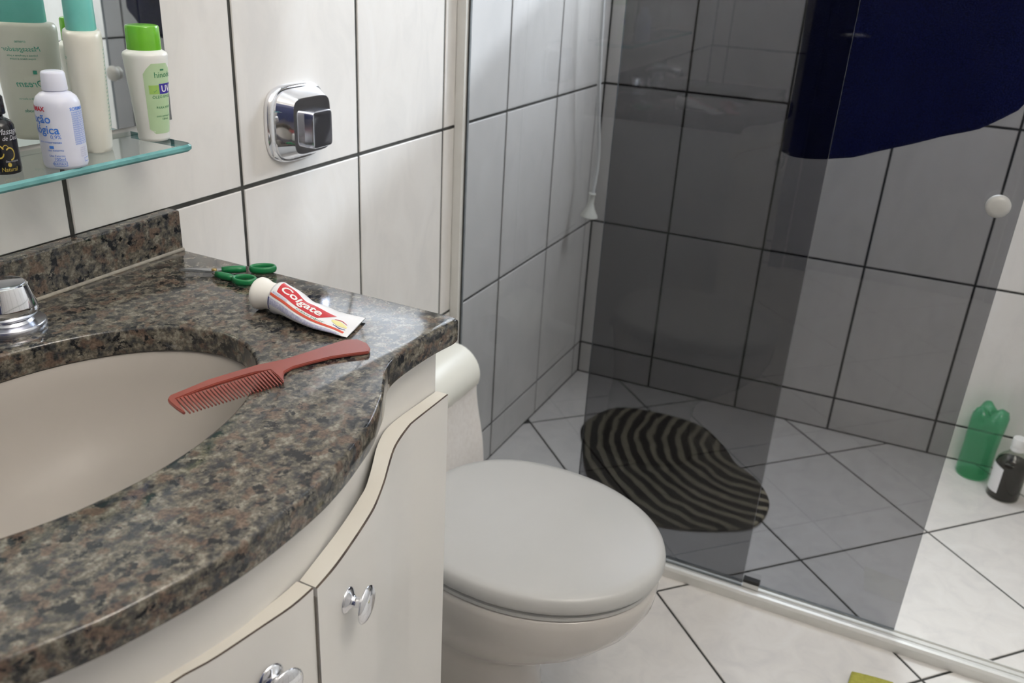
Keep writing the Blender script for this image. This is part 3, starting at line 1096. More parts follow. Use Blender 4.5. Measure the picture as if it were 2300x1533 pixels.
# text that runs off to the left of the visible face, as in the photograph (its right ends are seen)
for s, xr, y0, sz, m_, bo in (('FARMAX', -0.0135, 0.0585, 0.0060, 'print_crimson', 0.0002), ('Solu\u00e7\u00e3o', -0.0085, 0.0470, 0.0118, 'print_blue', 0.00018),
                          ('Fisiol\u00f3gica', -0.0020, 0.0365, 0.0118, 'print_blue', 0.00018), ('0,9%', -0.0010, 0.0315, 0.0055, 'print_blue', 0.0),
                          ('sem conservantes', -0.0012, 0.0270, 0.0034, 'print_blue', 0), ('uso externo', -0.0005, 0.0190, 0.0032, 'print_blue', 0),
                          ('Uso Externo', 0.0000, 0.0135, 0.0030, 'print_blue', 0), ('100ml', 0.0002, 0.0095, 0.0045, 'print_blue', 0), ('FARMAX', 0.0000, 0.0050, 0.0034, 'print_blue', 0)):
    wrap_text('front_print', s, sz, lambda x, y, xr=xr, y0=y0: sm(x + xr, y + y0), m_, sb, align='RIGHT', bold=bo)
patch('blue_mark', sm, -0.0140, -0.0095, 0.0215, 0.0245, 'print_blue', sb, 4, 2)
for a, b_, c, d in ((-0.0115, 0.0008, 0.0038, 0.0042), (-0.0115, 0.0008, 0.0082, 0.0086), (0.0006, 0.0010, 0.0040, 0.0084), (-0.0117, -0.0113, 0.0040, 0.0084),
                    (0.0205, 0.0290, 0.0060, 0.0064), (0.0205, 0.0290, 0.0098, 0.0102), (0.0203, 0.0207, 0.0060, 0.0102)):
    patch('box_print', sm, a, b_, c, d, 'print_blue', sb, 6, 1)
wrap_text('back_print', 'SORIMAX', 0.0046, lambda x, y: sm(x + 0.0105, y + 0.0585), 'print_blue', sb, bold=0.0001)
for i in range(16):
    wrap_text('back_print', ('solu\u00e7\u00e3o de cloreto' if i % 2 else 'conservar em local'), 0.0029,
              lambda x, y, i=i: sm(x + 0.0115, y + 0.0560 - 0.0021 * i), 'print_blue', sb)
for i in range(5):
    wrap_text('back_print', 'lote fab val', 0.0026, lambda x, y, i=i: sm(x + 0.0160, y + 0.0200 - 0.0021 * i), 'print_lilac', sb)

# small black bottle at the left edge
bx_, by_ = -0.4050, -0.0680
bb = empty('black_bottle', (bx_, by_, ZS), 'small black bottle with gold and silver print at the left of the shelf', 'bottle', 'toiletries on the glass shelf')
bpf = [(0.0200, 0.0), (0.0222, 0.0010), (0.0228, 0.004), (0.0226, 0.012), (0.0222, 0.040), (0.0215, 0.0465), (0.0185, 0.0505), (0.0130, 0.0530), (0.0095, 0.0545), (0.0092, 0.0580)]
bpf = [(r_ * 0.66, h) for r_, h in bpf]
v, f = lathe(bpf, (bx_, by_, ZS), 48)
make('body', v, f, 'black_bottle', bb, smooth=True)
v, f = lathe([(0.0086, 0.0575), (0.0090, 0.0582), (0.0086, 0.0735), (0.0075, 0.0750), (0.0005, 0.0752)], (bx_, by_, ZS), 36)
autosmooth(make('cap', v, f, 'black_bottle', bb), 50)
br = prof_r(bpf)
bm0 = cyl_map(bx_, by_, math.atan2(CAM.y - by_, CAM.x - bx_), br)
bm_ = lambda x, y: bm0(x * 0.80 - 0.0055, y)
for s, x0, y0, sz, m_, sh in (('Massagem', 0.004, 0.0395, 0.0080, 'print_silver', 0.35), ('de Deusa', 0.0085, 0.0335, 0.0065, 'print_silver', 0.35),
                           ('\u00d3leo corporal', 0.0085, 0.0125, 0.0026, 'print_silver', 0), ('Natural', 0.0025, 0.0035, 0.0060, 'print_gold', 0.1)):
    wrap_text('label_print', s, sz, lambda x, y, x0=x0, y0=y0: bm_(x + x0, y + y0), m_, bb, shear=sh)
for a0, a1, cxx, cyy, ra, rb in ((0.4, 6.0, 0.0035, 0.0230, 0.0048, 0.0062), (-1.6, 2.4, 0.0150, 0.0205, 0.0050, 0.0060), (0.2, 3.6, 0.0110, 0.0265, 0.0030, 0.0028)):
    v, f = [], []
    for k in range(25):
        a = a0 + (a1 - a0) * k / 24
        for q in (0.86, 1.10):
            v.append(bm_(cxx + ra * q * math.cos(a), cyy + rb * q * math.sin(a)))
    for k in range(24):
        f.append((2 * k, 2 * k + 1, 2 * k + 3, 2 * k + 2))
    make('flourish_print', v, f, 'print_gold', bb)
v = [bm_(0.0125, 0.0100)] + [bm_(0.0125 + 0.0022 * math.cos(k / 16 * 2 * math.pi), 0.0100 + 0.0022 * math.sin(k / 16 * 2 * math.pi)) for k in range(16)]
make('seal_print', v, [(0, 1 + k, 1 + (k + 1) % 16) for k in range(16)], 'print_gold', bb)

# ------------------------------------------------------------------ scissors
sc = empty('scissors', (-0.190, -0.135, ZC), 'small scissors with green plastic finger loops on the counter', 'scissors')


def flat_bar(pts, widths, z0, z1):
    P = [Vector((x, y, 0)) for x, y in pts]
    L, R = [], []
    for i, p in enumerate(P):
        t = (P[min(i + 1, len(P) - 1)] - P[max(i - 1, 0)]).normalized()
        nn = Vector((-t.y, t.x, 0))
        L.append(p + nn * widths[i] / 2); R.append(p - nn * widths[i] / 2)
    poly = [(p.x, p.y) for p in L] + [(p.x, p.y) for p in reversed(R)]
    return prism(poly, z0, z1)


PIV = Vector((-0.1932, -0.1224))
TIP = Vector((-0.2145, -0.0835))
# blades
bm = flat_bar([(TIP.x, TIP.y), (-0.2045, -0.1020), (PIV.x, PIV.y), (-0.1990, -0.1330)], [0.0006, 0.0065, 0.0100, 0.0070], ZC + 0.0035, ZC + 0.0048)
from_bm('blade', bm, 'steel', sc)
bm = flat_bar([(TIP.x + 0.002, TIP.y + 0.001), (-0.2015, -0.1015), (PIV.x + 0.001, PIV.y), (-0.1845, -0.1290)], [0.0006, 0.0065, 0.0100, 0.0070], ZC + 0.0050, ZC + 0.0063)
from_bm('blade', bm, 'steel', sc)
v, f = lathe([(0.0034, 0.0018), (0.0034, 0.0072), (0.0028, 0.0082), (0.0012, 0.0084)], (PIV.x, PIV.y, ZC), 20)
autosmooth(make('rivet', v, f, 'brass', sc))


def scissor_handle(stem, ringc, ra, rb, ang, z0, z1, rt):
    h = []
    # stem
    v, f = tube([(x, y, (z0 + z1) / 2) for x, y in stem], [0.0042, 0.0048, 0.0048, 0.0042], 12)
    # ring
    k0 = len(v)
    K, S = 36, 10
    for i in range(K):
        a = 2 * math.pi * i / K
        for j in range(S):
            q = 2 * math.pi * j / S
            w = rt * math.cos(q)
            x, y = (ra + w) * math.cos(a), (rb + w) * math.sin(a)
            xr, yr = x * math.cos(ang) - y * math.sin(ang), x * math.sin(ang) + y * math.cos(ang)
            v.append((ringc[0] + xr, ringc[1] + yr, (z0 + z1) / 2 + (z1 - z0) / 2 * math.sin(q)))
    for i in range(K):
        for j in range(S):
            a, b_ = k0 + i * S + j, k0 + i * S + (j + 1) % S
            c, d = k0 + ((i + 1) % K) * S + (j + 1) % S, k0 + ((i + 1) % K) * S + j
            f.append((a, b_, c, d))
    return make('handle', v, f, 'green_plastic', sc, smooth=True)


scissor_handle([(-0.1860, -0.1275), (-0.1790, -0.1345), (-0.1720, -0.1425), (-0.1660, -0.1490)], (-0.1528, -0.1650), 0.0150, 0.0088, math.radians(-52), ZC + 0.0010, ZC + 0.0095, 0.0022)
scissor_handle([(-0.2005, -0.1330), (-0.2000, -0.1410), (-0.1995, -0.1500), (-0.1990, -0.1580)], (-0.1960, -0.1735), 0.0135, 0.0102, math.radians(-72), ZC + 0.0010, ZC + 0.0090, 0.0021)

# ------------------------------------------------------------------ toothpaste tube
tp = empty('toothpaste_tube', (-0.25, -0.30, ZC), 'squeezed white and red toothpaste tube with white flip cap on the counter', 'toothpaste')
A0 = Vector((-0.2455, -0.2700, ZC + 0.0188))
spine = [A0, Vector((-0.2475, -0.2900, ZC + 0.0170)), Vector((-0.2490, -0.3120, ZC + 0.0125)), Vector((-0.2475, -0.3350, ZC + 0.0085)), Vector((-0.2405, -0.3560, ZC + 0.0045)), Vector((-0.2370, -0.3690, ZC + 0.0030))]
spine = catmull(spine, 6)
NS = len(spine) - 1


def tube_pt(s, th, off=0.0):
    """s 0..1 along the tube, th angle round it (pi/2 is up)"""
    q = s * NS
    i = min(int(q), NS - 1)
    p = spine[i].lerp(spine[i + 1], q - i)
    t = (spine[min(i + 2, NS)] - spine[max(i - 1, 0)]).normalized()
    side = t.cross(Vector((0, 0, 1))).normalized()          # to the far/right side
    side = -side
    up = side.cross(t).normalized()
    if up.z < 0: up = -up
    e = s ** 0.85
    hw = 0.0182 + (0.0285 - 0.0182) * min(1, s * 1.1)
    hh = 0.0182 * (1 - e) + 0.0009
    dent = 1 - 0.22 * math.exp(-((s - 0.34) / 0.10) ** 2) * max(0, math.cos(th - 0.35 * math.pi)) ** 2
    c, n_ = math.cos(th), math.sin(th)
    return p + side * (-(hw + off) * c * dent) * -1 + up * ((hh + off) * n_ * dent)


rings = [[tube_pt(i / 36, 2 * math.pi * j / 40) for j in range(40)] for i in range(37)]
v, f = loft(rings)
make('tube', v, f, 'tube_white', tp, smooth=True)
# which way is 'far side' ?
far = tube_pt(0.3, 0.0); near = tube_pt(0.3, math.pi)
SGN = 1.0 if (far - CAM).length > (near - CAM).length else -1.0


def tmap(s, w, off=0.0003):
    """w: 0 top, negative towards the viewer, in radians"""
    th = math.pi / 2 - SGN * w
    return tube_pt(s, th, off)


def tpoly(name, pts, material, off=0.0003, sub=10):
    """quad strip between a lower and an upper (s, w) polyline"""
    lo, hi = pts
    v, f = [], []
    nn = 26
    for i in range(nn):
        t = i / (nn - 1)
        a = (interp([(k / (len(lo) - 1), p[0]) for k, p in enumerate(lo)], t), interp([(k / (len(lo) - 1), p[1]) for k, p in enumerate(lo)], t))
        b_ = (interp([(k / (len(hi) - 1), p[0]) for k, p in enumerate(hi)], t), interp([(k / (len(hi) - 1), p[1]) for k, p in enumerate(hi)], t))
        for k in range(9):
            q = k / 8
            v.append(tmap(a[0] + (b_[0] - a[0]) * q, a[1] + (b_[1] - a[1]) * q, off))
    for i in range(nn - 1):
        for k in range(8):
            f.append((i * 9 + k, i * 9 + k + 1, (i + 1) * 9 + k + 1, (i + 1) * 9 + k))
    return make(name, v, f, material, tp, smooth=True)


tpoly('red_panel', ([(0.09, -0.62), (0.30, -0.66), (0.57, -0.62)], [(0.03, 0.28), (0.30, 0.20), (0.70, 0.10)]), 'print_red')
tpoly('orange_stripe', ([(0.02, -1.02), (0.88, -1.05)], [(0.02, -0.86), (0.89, -0.84)]), 'print_orange')
tpoly('fine_print', ([(0.05, -1.60), (0.80, -1.75)], [(0.03, -1.16), (0.84, -1.22)]), 'print_lilac')
tpoly('blue_print', ([(0.05, -0.82), (0.24, -0.82)], [(0.05, -0.70), (0.24, -0.70)]), 'print_lilac')
tpoly('navy_band', ([(0.005, -2.00), (0.040, -2.00)], [(0.005, -1.15), (0.030, -1.15)]), 'print_navy')
tpoly('yellow_swoosh', ([(0.68, -0.42), (0.75, -0.62), (0.88, -0.50)], [(0.68, -0.30), (0.75, -0.20), (0.88, -0.38)]), 'print_yellow')
tpoly('swoosh_line', ([(0.70, -0.22), (0.77, -0.14), (0.86, -0.26)], [(0.70, -0.18), (0.77, -0.08), (0.86, -0.24)]), 'print_red', 0.0004)
tpoly('swoosh_line', ([(0.71, -0.66), (0.78, -0.78), (0.88, -0.66)], [(0.71, -0.62), (0.78, -0.71), (0.88, -0.63)]), 'print_navy', 0.0004)
TLEN = sum((b_ - a).length for a, b_ in zip(spine, spine[1:]))
v, f = text_polys('Colgate', 0.0165, bold=0.0004)
wmax = max(p[0] for p in v)
make('brand_print', [tmap(0.10 + 0.48 * x / wmax, -0.42 + 0.50 * y / 0.0125, 0.0006) for x, y in v], f, 'print_white', tp)
v, f = text_polys('CLEAN MINT', 0.005)
wmax = max(p[0] for p in v)
make('flavour_print', [tmap(0.36 + 0.28 * x / wmax, -0.80 + 0.10 * y / 0.0036, 0.0005) for x, y in v], f, 'print_green', tp)
# shoulder and cap
axd = (spine[0] - spine[3]).normalized()
axd = Vector((axd.x * 0.4 - 0.05, axd.y, 0.0)).normalized()
ax = frame(axd)
v, f = lathe([(0.0184, -0.002), (0.0184, 0.0), (0.0170, 0.0022), (0.0150, 0.0030)], A0, 40, axis=ax)
make('shoulder', v, f, 'tube_white', tp, smooth=True)
v, f = lathe([(0.0150, 0.0020), (0.0155, 0.0026), (0.0152, 0.010), (0.0158, 0.016), (0.0178, 0.0215), (0.0186, 0.0245), (0.0186, 0.0275), (0.0176, 0.0293), (0.0005, 0.0298)], A0, 44, axis=ax)
autosmooth(make('cap', v, f, 'cap_white', tp), 60)

# ------------------------------------------------------------------ comb
PXZ = ZC + 0.0042


def onz(px, py, z):
    """where the line of sight through a photo pixel meets the level z (used only while drafting plan shapes)"""
    d = FW + RT * ((px - 1150) / 1956.657) - UP * ((py - 766.5) / 1956.657)
    return CAM + d * ((z - CAM.z) / d.z)


cb = empty('comb', (-0.38, -0.36, ZC), 'reddish brown plastic comb with a handle lying half over the basin', 'comb')
cpx = [(376, 895), (381.3, 886.3), (413.3, 873.6), (466.5, 851.2), (519.8, 835.2), (573, 819.2), (637, 805.4), (679.6, 792.6), (743.5, 771.3), (775.4, 761.7),
       (803.1, 760.7), (824.4, 769.2), (831.9, 780.9), (828.7, 788.5), (786, 793.8), (743.5, 800.2), (700.9, 810.8), (658.3, 822.6), (639, 833.2), (635.9, 841.7),
       (638, 854.5), (634.8, 856.6), (624.2, 843.9), (607.1, 829.5), (573, 834.8), (530.4, 846.5), (487.8, 859.3), (445.2, 874.2), (395.2, 894.4), (416.5, 923.8), (411, 924.3), (396.2, 914.7), (380.2, 901.3)]
cpl = [onz(x, y, PXZ) for x, y in cpx]
bm = prism([(p.x, p.y) for p in cpl], ZC + 0.0006, PXZ)
edges = [e for e in bm.edges]
bmesh.ops.bevel(bm, geom=edges, offset=0.0009, segments=2, affect='EDGES', clamp_overlap=True)
autosmooth(from_bm('spine_and_handle', bm, 'comb_plastic', cb), 50)
b0, b1 = onz(401.5, 895.5, PXZ), onz(604.5, 832.0, PXZ)
t0, t1 = onz(426.5, 921.5, PXZ), onz(632.0, 858.5, PXZ)
NT = 27
for i in range(NT):
    q = i / (NT - 1)
    a = b0.lerp(b1, q); c = t0.lerp(t1, q)
    d = (c - a).normalized(); s = Vector((-d.y, d.x, 0)) * 0.00125
    a = a - d * 0.002
    zlo, zhi = ZC + 0.0009, ZC + 0.0040
    v = [a + s, a - s, c - s * 0.35, c + s * 0.35]
    v = [(p.x, p.y, zlo) for p in v] + [(p.x, p.y, zhi if k < 2 else zhi - 0.0012) for k, p in enumerate(v)]
    f = [(0, 1, 2, 3), (4, 5, 6, 7), (0, 1, 5, 4), (1, 2, 6, 5), (2, 3, 7, 6), (3, 0, 4, 7)]
    make('tooth', v, f, 'comb_plastic', cb)

# ------------------------------------------------------------------ toilet
tl = empty('toilet', (0.122, -0.30, 0.0), 'beige ceramic toilet with closed grey lid beside the vanity', 'toilet')
TX, TY = 0.1220, -0.4400


def egg(scale, z, dy=0.0, sxx=1.0, front=1.0):
    ring = []
    for k in range(72):
        a = 2 * math.pi * k / 72
        c, s = math.cos(a), math.sin(a)
        if s < 0:
            x = 0.1795 * c; y = 0.229 * front * s
        else:
            x = 0.1795 * math.copysign(abs(c) ** 0.86, c); y = 0.200 * abs(s) ** 0.86
        ring.append((TX + x * scale * sxx, TY + dy + y * scale, z))
    return ring


ZL = 0.4225
v, f = loft([egg(0.975, ZL - 0.031), egg(0.992, ZL - 0.028), egg(1.0, ZL - 0.022), egg(1.0, ZL - 0.014), egg(0.990, ZL - 0.006), egg(0.965, ZL - 0.0015), egg(0.90, ZL), egg(0.5, ZL + 0.0015), egg(0.05, ZL + 0.002)])
make('lid', v, f, 'lid_plastic', tl, smooth=True)
v, f = loft([egg(0.955, ZL - 0.0455), egg(0.965, ZL - 0.044), egg(0.965, ZL - 0.038), egg(0.95, ZL - 0.0362)])
autosmooth(make('seat', v, f, 'lid_plastic', tl), 50)
rr = [egg(0.955, ZL - 0.047), egg(0.972, ZL - 0.050), egg(0.975, ZL - 0.062), egg(0.962, 0.335), egg(0.915, 0.300, 0.006), egg(0.83, 0.262, 0.020), egg(0.72, 0.228, 0.040),
      egg(0.61, 0.198, 0.062), egg(0.555, 0.165, 0.078), egg(0.54, 0.11, 0.085), egg(0.56, 0.05, 0.085), egg(0.60, 0.012, 0.08), egg(0.61, 0.0005, 0.08)]
v, f = loft(rr)
make('bowl', v, f, 'toilet_ceramic', tl, smooth=True)
for hx_ in (-0.075, 0.075):
    v, f = lathe([(0.015, 0), (0.015, 0.012), (0.011, 0.017), (0.001, 0.018)], (TX + hx_, TY + 0.183, ZL - 0.0455), 24)
    autosmooth(make('hinge', v, f, 'lid_plastic', tl))
pp = empty('flush_pipe', (0.1225, -0.01, 0.30), 'white flush pipe from the tiled wall into the back of the toilet', 'pipe')
v, f = tube([(0.1225, -0.0005, 0.30), (0.1225, -0.06, 0.30), (0.1225, -0.16, 0.285), (0.1225, -0.245, 0.275)], 0.021, 20)
make('pipe', v, f, 'hose_plastic', pp, smooth=True)
v, f = lathe([(0.038, 0.0), (0.038, 0.003), (0.028, 0.010), (0.022, 0.012)], (0.1225, -0.0005, 0.30), 32, axis=frame((0, -1, 0)))
autosmooth(make('rosette', v, f, 'chrome', pp))

# toilet paper on the wall
pr_ = empty('toilet_paper', (0.49, -0.07, 0.44), 'toilet paper roll under a cream cover with a long sheet hanging, behind the toilet', 'toilet paper')
RX0, RX1, RY, RZ, RR = 0.345, 0.535, -0.066, 0.425, 0.056
v, f = lathe([(0.018, 0.0), (RR - 0.003, 0.0), (RR - 0.003, RX1 - RX0 - 0.004), (0.018, RX1 - RX0 - 0.004)], (RX0 + 0.002, RY, RZ), 40, axis=frame((1, 0, 0)), cap0=False, cap1=False)
autosmooth(make('roll', v, f, 'paper', pr_))
# quarter-round cover above the roll
outer, inner = [], []
for k in range(15):
    a = math.radians(-20 + 150 * k / 14)
    outer.append((RY - (RR + 0.006) * math.cos(a), RZ + (RR + 0.006) * math.sin(a)))
    inner.append((RY - (RR + 0.003) * math.cos(a), RZ + (RR + 0.003) * math.sin(a)))
poly = outer + inner[::-1]
v = [(x, y, z) for x in (RX0 - 0.004, RX1 + 0.004) for y, z in poly]
k = len(poly); h_ = len(outer)
f = [(j, (j + 1) % k, (j + 1) % k + k, j + k) for j in range(k)]
f += [(j, j + 1, k - 2 - j, k - 1 - j) for j in range(h_ - 1)] + [(k + j, k + j + 1, 2 * k - 2 - j, 2 * k - 1 - j) for j in range(h_ - 1)]
autosmooth(make('cover', v, f, 'holder_plastic', pr_), 50)
from_bm('bracket', box_bm((RX0 + 0.015, -0.012, RZ + 0.02), (RX1 - 0.015, -0.0005, RZ + RR + 0.012), 0.002), 'holder_plastic', pr_)
v, f = [], []
for i in range(25):
    t = i / 24
    z = RZ - 0.002 - 0.30 * t
    y = RY - RR - 0.001 - 0.030 * t ** 1.4 + 0.0025 * math.sin(9 * t)
    for j in range(9):
        x = RX0 + 0.004 + (RX1 - RX0 - 0.006) * j / 8 + 0.020 * t
        v.append((x, y + 0.0015 * math.sin(j * 1.2 + 4 * t), z))
n_ = len(v)
v += [(x, y + 0.0006, z) for x, y, z in v]
f = [(i * 9 + j, i * 9 + j + 1, (i + 1) * 9 + j + 1, (i + 1) * 9 + j) for i in range(24) for j in range(8)]
f += [tuple(n_ + a for a in q) for q in f]
make('hanging_sheet', v, f, 'paper', pr_, smooth=True)

# ------------------------------------------------------------------ shower screen
SLOPE = 0.015


def scr(x0, y):
    return x0 + SLOPE * -y


def sheet(name, x0, y0, y1, z0, z1, th, parent, gm='smoked_glass'):
    pts = [(scr(x0, y0), y0), (scr(x0, y1), y1), (scr(x0, y1) + th, y1), (scr(x0, y0) + th, y0)]
    v = [(x, y, z) for z in (z0, z1) for x, y in pts]
    f = [(0, 1, 5, 4), (2, 3, 7, 6), (0, 1, 2, 3), (4, 5, 6, 7), (1, 2, 6, 5), (3, 0, 4, 7)]
    return make(name, v, f, None, parent, mats=[gm, 'smoked_edge'], fm=[0, 0, 1, 1, 1, 1])


ZT = 1.88
tr = empty('shower_track', (0.65, -0.8, 0.0), 'pale aluminium floor track of the shower screen', 'shower track')
sec = [(0.618, 0.0005), (0.618, 0.020), (0.622, 0.0255), (0.628, 0.0270), (0.6345, 0.0270), (0.6345, 0.020), (0.643, 0.020), (0.643, 0.0235), (0.6455, 0.0235), (0.6455, 0.018), (0.662, 0.018), (0.662, 0.022), (0.6645, 0.022), (0.6645, 0.0005)]
YE = YR + 0.004
v = [(scr(x, y), y, z) for y in (-0.004, YE) for x, z in sec]
k = len(sec)
f = [(j, (j + 1) % k, (j + 1) % k + k, j + k) for j in range(k)] + [tuple(range(k)), tuple(range(k, 2 * k))]
make('rail', v, f, 'aluminium', tr)
gy = -0.753
gd = empty('pane_guide', (scr(0.644, gy), gy, 0.0272), 'small pale guide block with black cap on the track at the fixed pane edge', 'guide')
from_bm('guide_block', box_bm((scr(0.637, gy), gy - 0.0175, 0.0272), (scr(0.6500, gy), gy + 0.0165, 0.0392), 0.001), 'hose_plastic', gd)
from_bm('guide_cap', box_bm((scr(0.636, gy), gy - 0.0180, 0.0393), (scr(0.6505, gy), gy + 0.0170, 0.0480), 0.001), 'black_rubber', gd)['label'] = 'black cap'

wp = empty('wall_profile', (0.635, -0.01, 0.0), 'tall pale aluminium wall profile holding the fixed pane', 'profile')
from_bm('channel', box_bm((0.6235, -0.0210, 0.030), (0.6500, -0.0005, ZT), 0.0015), 'profile_paint', wp)
from_bm('gasket', box_bm((0.6340, -0.0245, 0.030), (0.6415, -0.0211, ZT)), 'black_rubber', wp)
tt = empty('top_rail', (0.65, -0.8, ZT), 'pale aluminium top rail of the shower screen', 'rail')
v = [(scr(x, y), y, z) for y in (-0.022, YE) for x, z in ((0.616, ZT), (0.666, ZT), (0.666, ZT + 0.045), (0.616, ZT + 0.045))]
f = [(0, 1, 2, 3), (4, 5, 6, 7), (0, 1, 5, 4), (1, 2, 6, 5), (2, 3, 7, 6), (3, 0, 4, 7)]
make('rail', v, f, 'aluminium', tt)

fp = empty('fixed_pane', (0.636, -0.38, 0.03), 'fixed smoked glass pane against the left wall', 'glass pane')
sheet('glass', 0.6340, -0.0250, -0.7350, 0.0282, ZT - 0.0005, 0.0070, fp, 'smoked_glass_fixed')
spn = empty('sliding_pane', (0.655, -0.70, 0.025), 'sliding smoked glass pane with a round pale knob near its edge', 'glass pane')
sheet('glass', 0.6520, -0.3330, -1.0470, 0.0278, ZT - 0.0005, 0.0070, spn)
kb = Vector((scr(0.652, -1.012) - 0.0002, -1.0115, 0.9265))
v, f = lathe([(0.0145, 0.0), (0.0155, 0.0012), (0.0155, 0.006), (0.0135, 0.008), (0.0130, 0.0105), (0.0160, 0.0125), (0.0188, 0.0170), (0.0190, 0.021), (0.0165, 0.0255), (0.0105, 0.0280), (0.0005, 0.0287)], kb, 36, axis=frame((-1, -0.015, 0)))
autosmooth(make('knob', v, f, 'knob_plastic', spn), 50)['label'] = 'round pale grey pull knob'

# towel on a bar behind the sliding pane
bar = empty('towel_bar', (0.70, -0.83, 1.50), 'chrome towel bar on the inner side of the sliding pane', 'towel bar')
BXX = scr(0.715, -0.83)
v, f = tube([(BXX, -0.600, 1.50), (BXX + 0.007, -1.045, 1.50)], 0.008, 14)
make('rod', v, f, 'chrome', bar, smooth=True)
for yy in (-0.610, -1.035):
    v, f = tube([(scr(0.6595, yy), yy, 1.50), (scr(0.716, yy), yy, 1.50)], [0.013, 0.007], 14)
    make('bar_bracket', v, f, 'chrome', bar, smooth=True)
tw = empty('towel', (0.715, -0.83, 1.51), 'dark navy blue towel hanging behind the sliding glass pane', 'towel')
bot = [(-1.015, 1.090), (-1.008, 1.073), (-0.985, 1.055), (-0.957, 1.036), (-0.89, 1.008), (-0.822, 0.981), (-0.77, 0.962), (-0.724, 0.950), (-0.69, 0.946), (-0.66, 0.9465), (-0.644, 0.952)]
NYT, NZT = 60, 56


def towel_sheet(side, drop):
    pts = []
    for i in range(NYT + 1):
        q = i / NYT
        col = []
        zb = drop if drop else None
        for j in range(NZT + 1):
            t = j / NZT
            # left edge leans in slightly towards the top
            yl = -0.643 + 0.020 * (1 - t) - 0.010 * math.sin(math.pi * t); yr_ = -1.012 - 0.004 * (1 - t)
            y = yl + (yr_ - yl) * q
            z0 = drop if drop else interp(bot, -0.643 + (-1.012 + 0.643) * q)
            z = 1.509 + (z0 - 1.509) * t
            fold = 0.006 * math.sin(11 * q + 1.0) * t + 0.004 * math.sin(26 * q + 2 * t) * t
            x = scr(0.715, y) + side * (0.0095 + 0.004 * t) + fold
            col.append((x, y, z))
        pts.append(col)
    return pts


def thick_sheet(name, pts, th, material, parent):
    a, b_ = len(pts), len(pts[0])
    v = [p for c in pts for p in c] + [(p[0] + th, p[1], p[2]) for c in pts for p in c]
    nn = a * b_
    f = []
    for i in range(a - 1):
        for j in range(b_ - 1):
            q = (i * b_ + j, i * b_ + j + 1, (i + 1) * b_ + j + 1, (i + 1) * b_ + j)
            f.append(q); f.append(tuple(nn + k for k in q))
    rim = [i * b_ for i in range(a)] + [(a - 1) * b_ + j for j in range(1, b_)] + [i * b_ + b_ - 1 for i in range(a - 2, -1, -1)] + [j for j in range(b_ - 2, 0, -1)]
    for p, q in zip(rim, rim[1:] + rim[:1]):
        f.append((p, q, nn + q, nn + p))
    return make(name, v, f, material, parent, smooth=True)


thick_sheet('front_fall', towel_sheet(-1, None), 0.005, 'towel_terry', tw)
thick_sheet('back_fall', towel_sheet(1, 1.16), 0.005, 'towel_terry', tw)
v = []
for i in range(NYT + 1):
    y = -0.623 + (-1.016 + 0.623) * i / NYT
    for k in range(9):
        a = math.pi * k / 8
        v.append((scr(0.715, y) + 0.0025 - 0.0125 * math.cos(a), y, 1.509 + 0.0115 * math.sin(a)))
f = [(i * 9 + k, i * 9 + k + 1, (i + 1) * 9 + k + 1, (i + 1) * 9 + k) for i in range(NYT) for k in range(8)]
make('top_fold', v, f, 'towel_terry', tw, smooth=True)

# shower hose in the far left corner
sh = empty('shower_hose', (1.33, -0.05, 0.60), 'white shower hose ending in a small bell nozzle in the far left corner', 'shower hose')
path = catmull([Vector(p) for p in [(1.250, -0.060, 1.90), (1.262, -0.060, 1.50), (1.270, -0.060, 1.161), (1.297, -0.060, 0.938), (1.340, -0.060, 0.751), (1.326, -0.060, 0.655), (1.318, -0.060, 0.630)]], 8)
v, f = tube(path, 0.0055, 10)
make('hose', v, f, 'hose_plastic', sh, smooth=True)
v, f = lathe([(0.0095, 0.022), (0.0105, 0.020), (0.0085, 0.016), (0.0085, -0.008), (0.013, -0.022), (0.024, -0.040), (0.0245, -0.044), (0.022, -0.046), (0.001, -0.044)], (1.318, -0.060, 0.628), 28, axis=(Vector((1, 0, 0)), Vector((0, 1, 0.1)).normalized(), Vector((0.18, 0, 1)).normalized()))
autosmooth(make('nozzle', v, f, 'holder_plastic', sh), 50)
v, f = tube([(1.250, -0.001, 1.90), (1.250, -0.050, 1.90), (1.250, -0.062, 1.895)], 0.009, 12)
make('wall_outlet', v, f, 'chrome', sh, smooth=True)

# zebra mat on the shower floor
mt = empty('bath_mat', (1.08, -0.45, 0.0), 'zebra striped rounded bath mat on the shower floor', 'bath mat')
mo = [(1.05, -0.20), (1.17, -0.155), (1.31, -0.205), (1.35, -0.34), (1.335, -0.47), (1.245, -0.56), (1.180, -0.605), (1.126, -0.675), (1.037, -0.724), (0.925, -0.715), (0.862, -0.650), (0.805, -0.53), (0.80, -0.41), (0.90, -0.28)]
mo = catmull_closed([Vector((x, y, 0)) for x, y in mo], 5)
cxm = sum(p.x for p in mo) / len(mo); cym = sum(p.y for p in mo) / len(mo)
rings = [[(cxm + (p.x - cxm) * s, cym + (p.y - cym) * s, z) for p in mo] for s, z in ((0.985, 0.0004), (1.0, 0.004), (0.99, 0.0085), (0.965, 0.0105), (0.7, 0.0115), (0.35, 0.0115), (0.02, 0.0115))]
v, f = loft(rings)
make('pile', v, f, 'zebra_pile', mt, smooth=True)

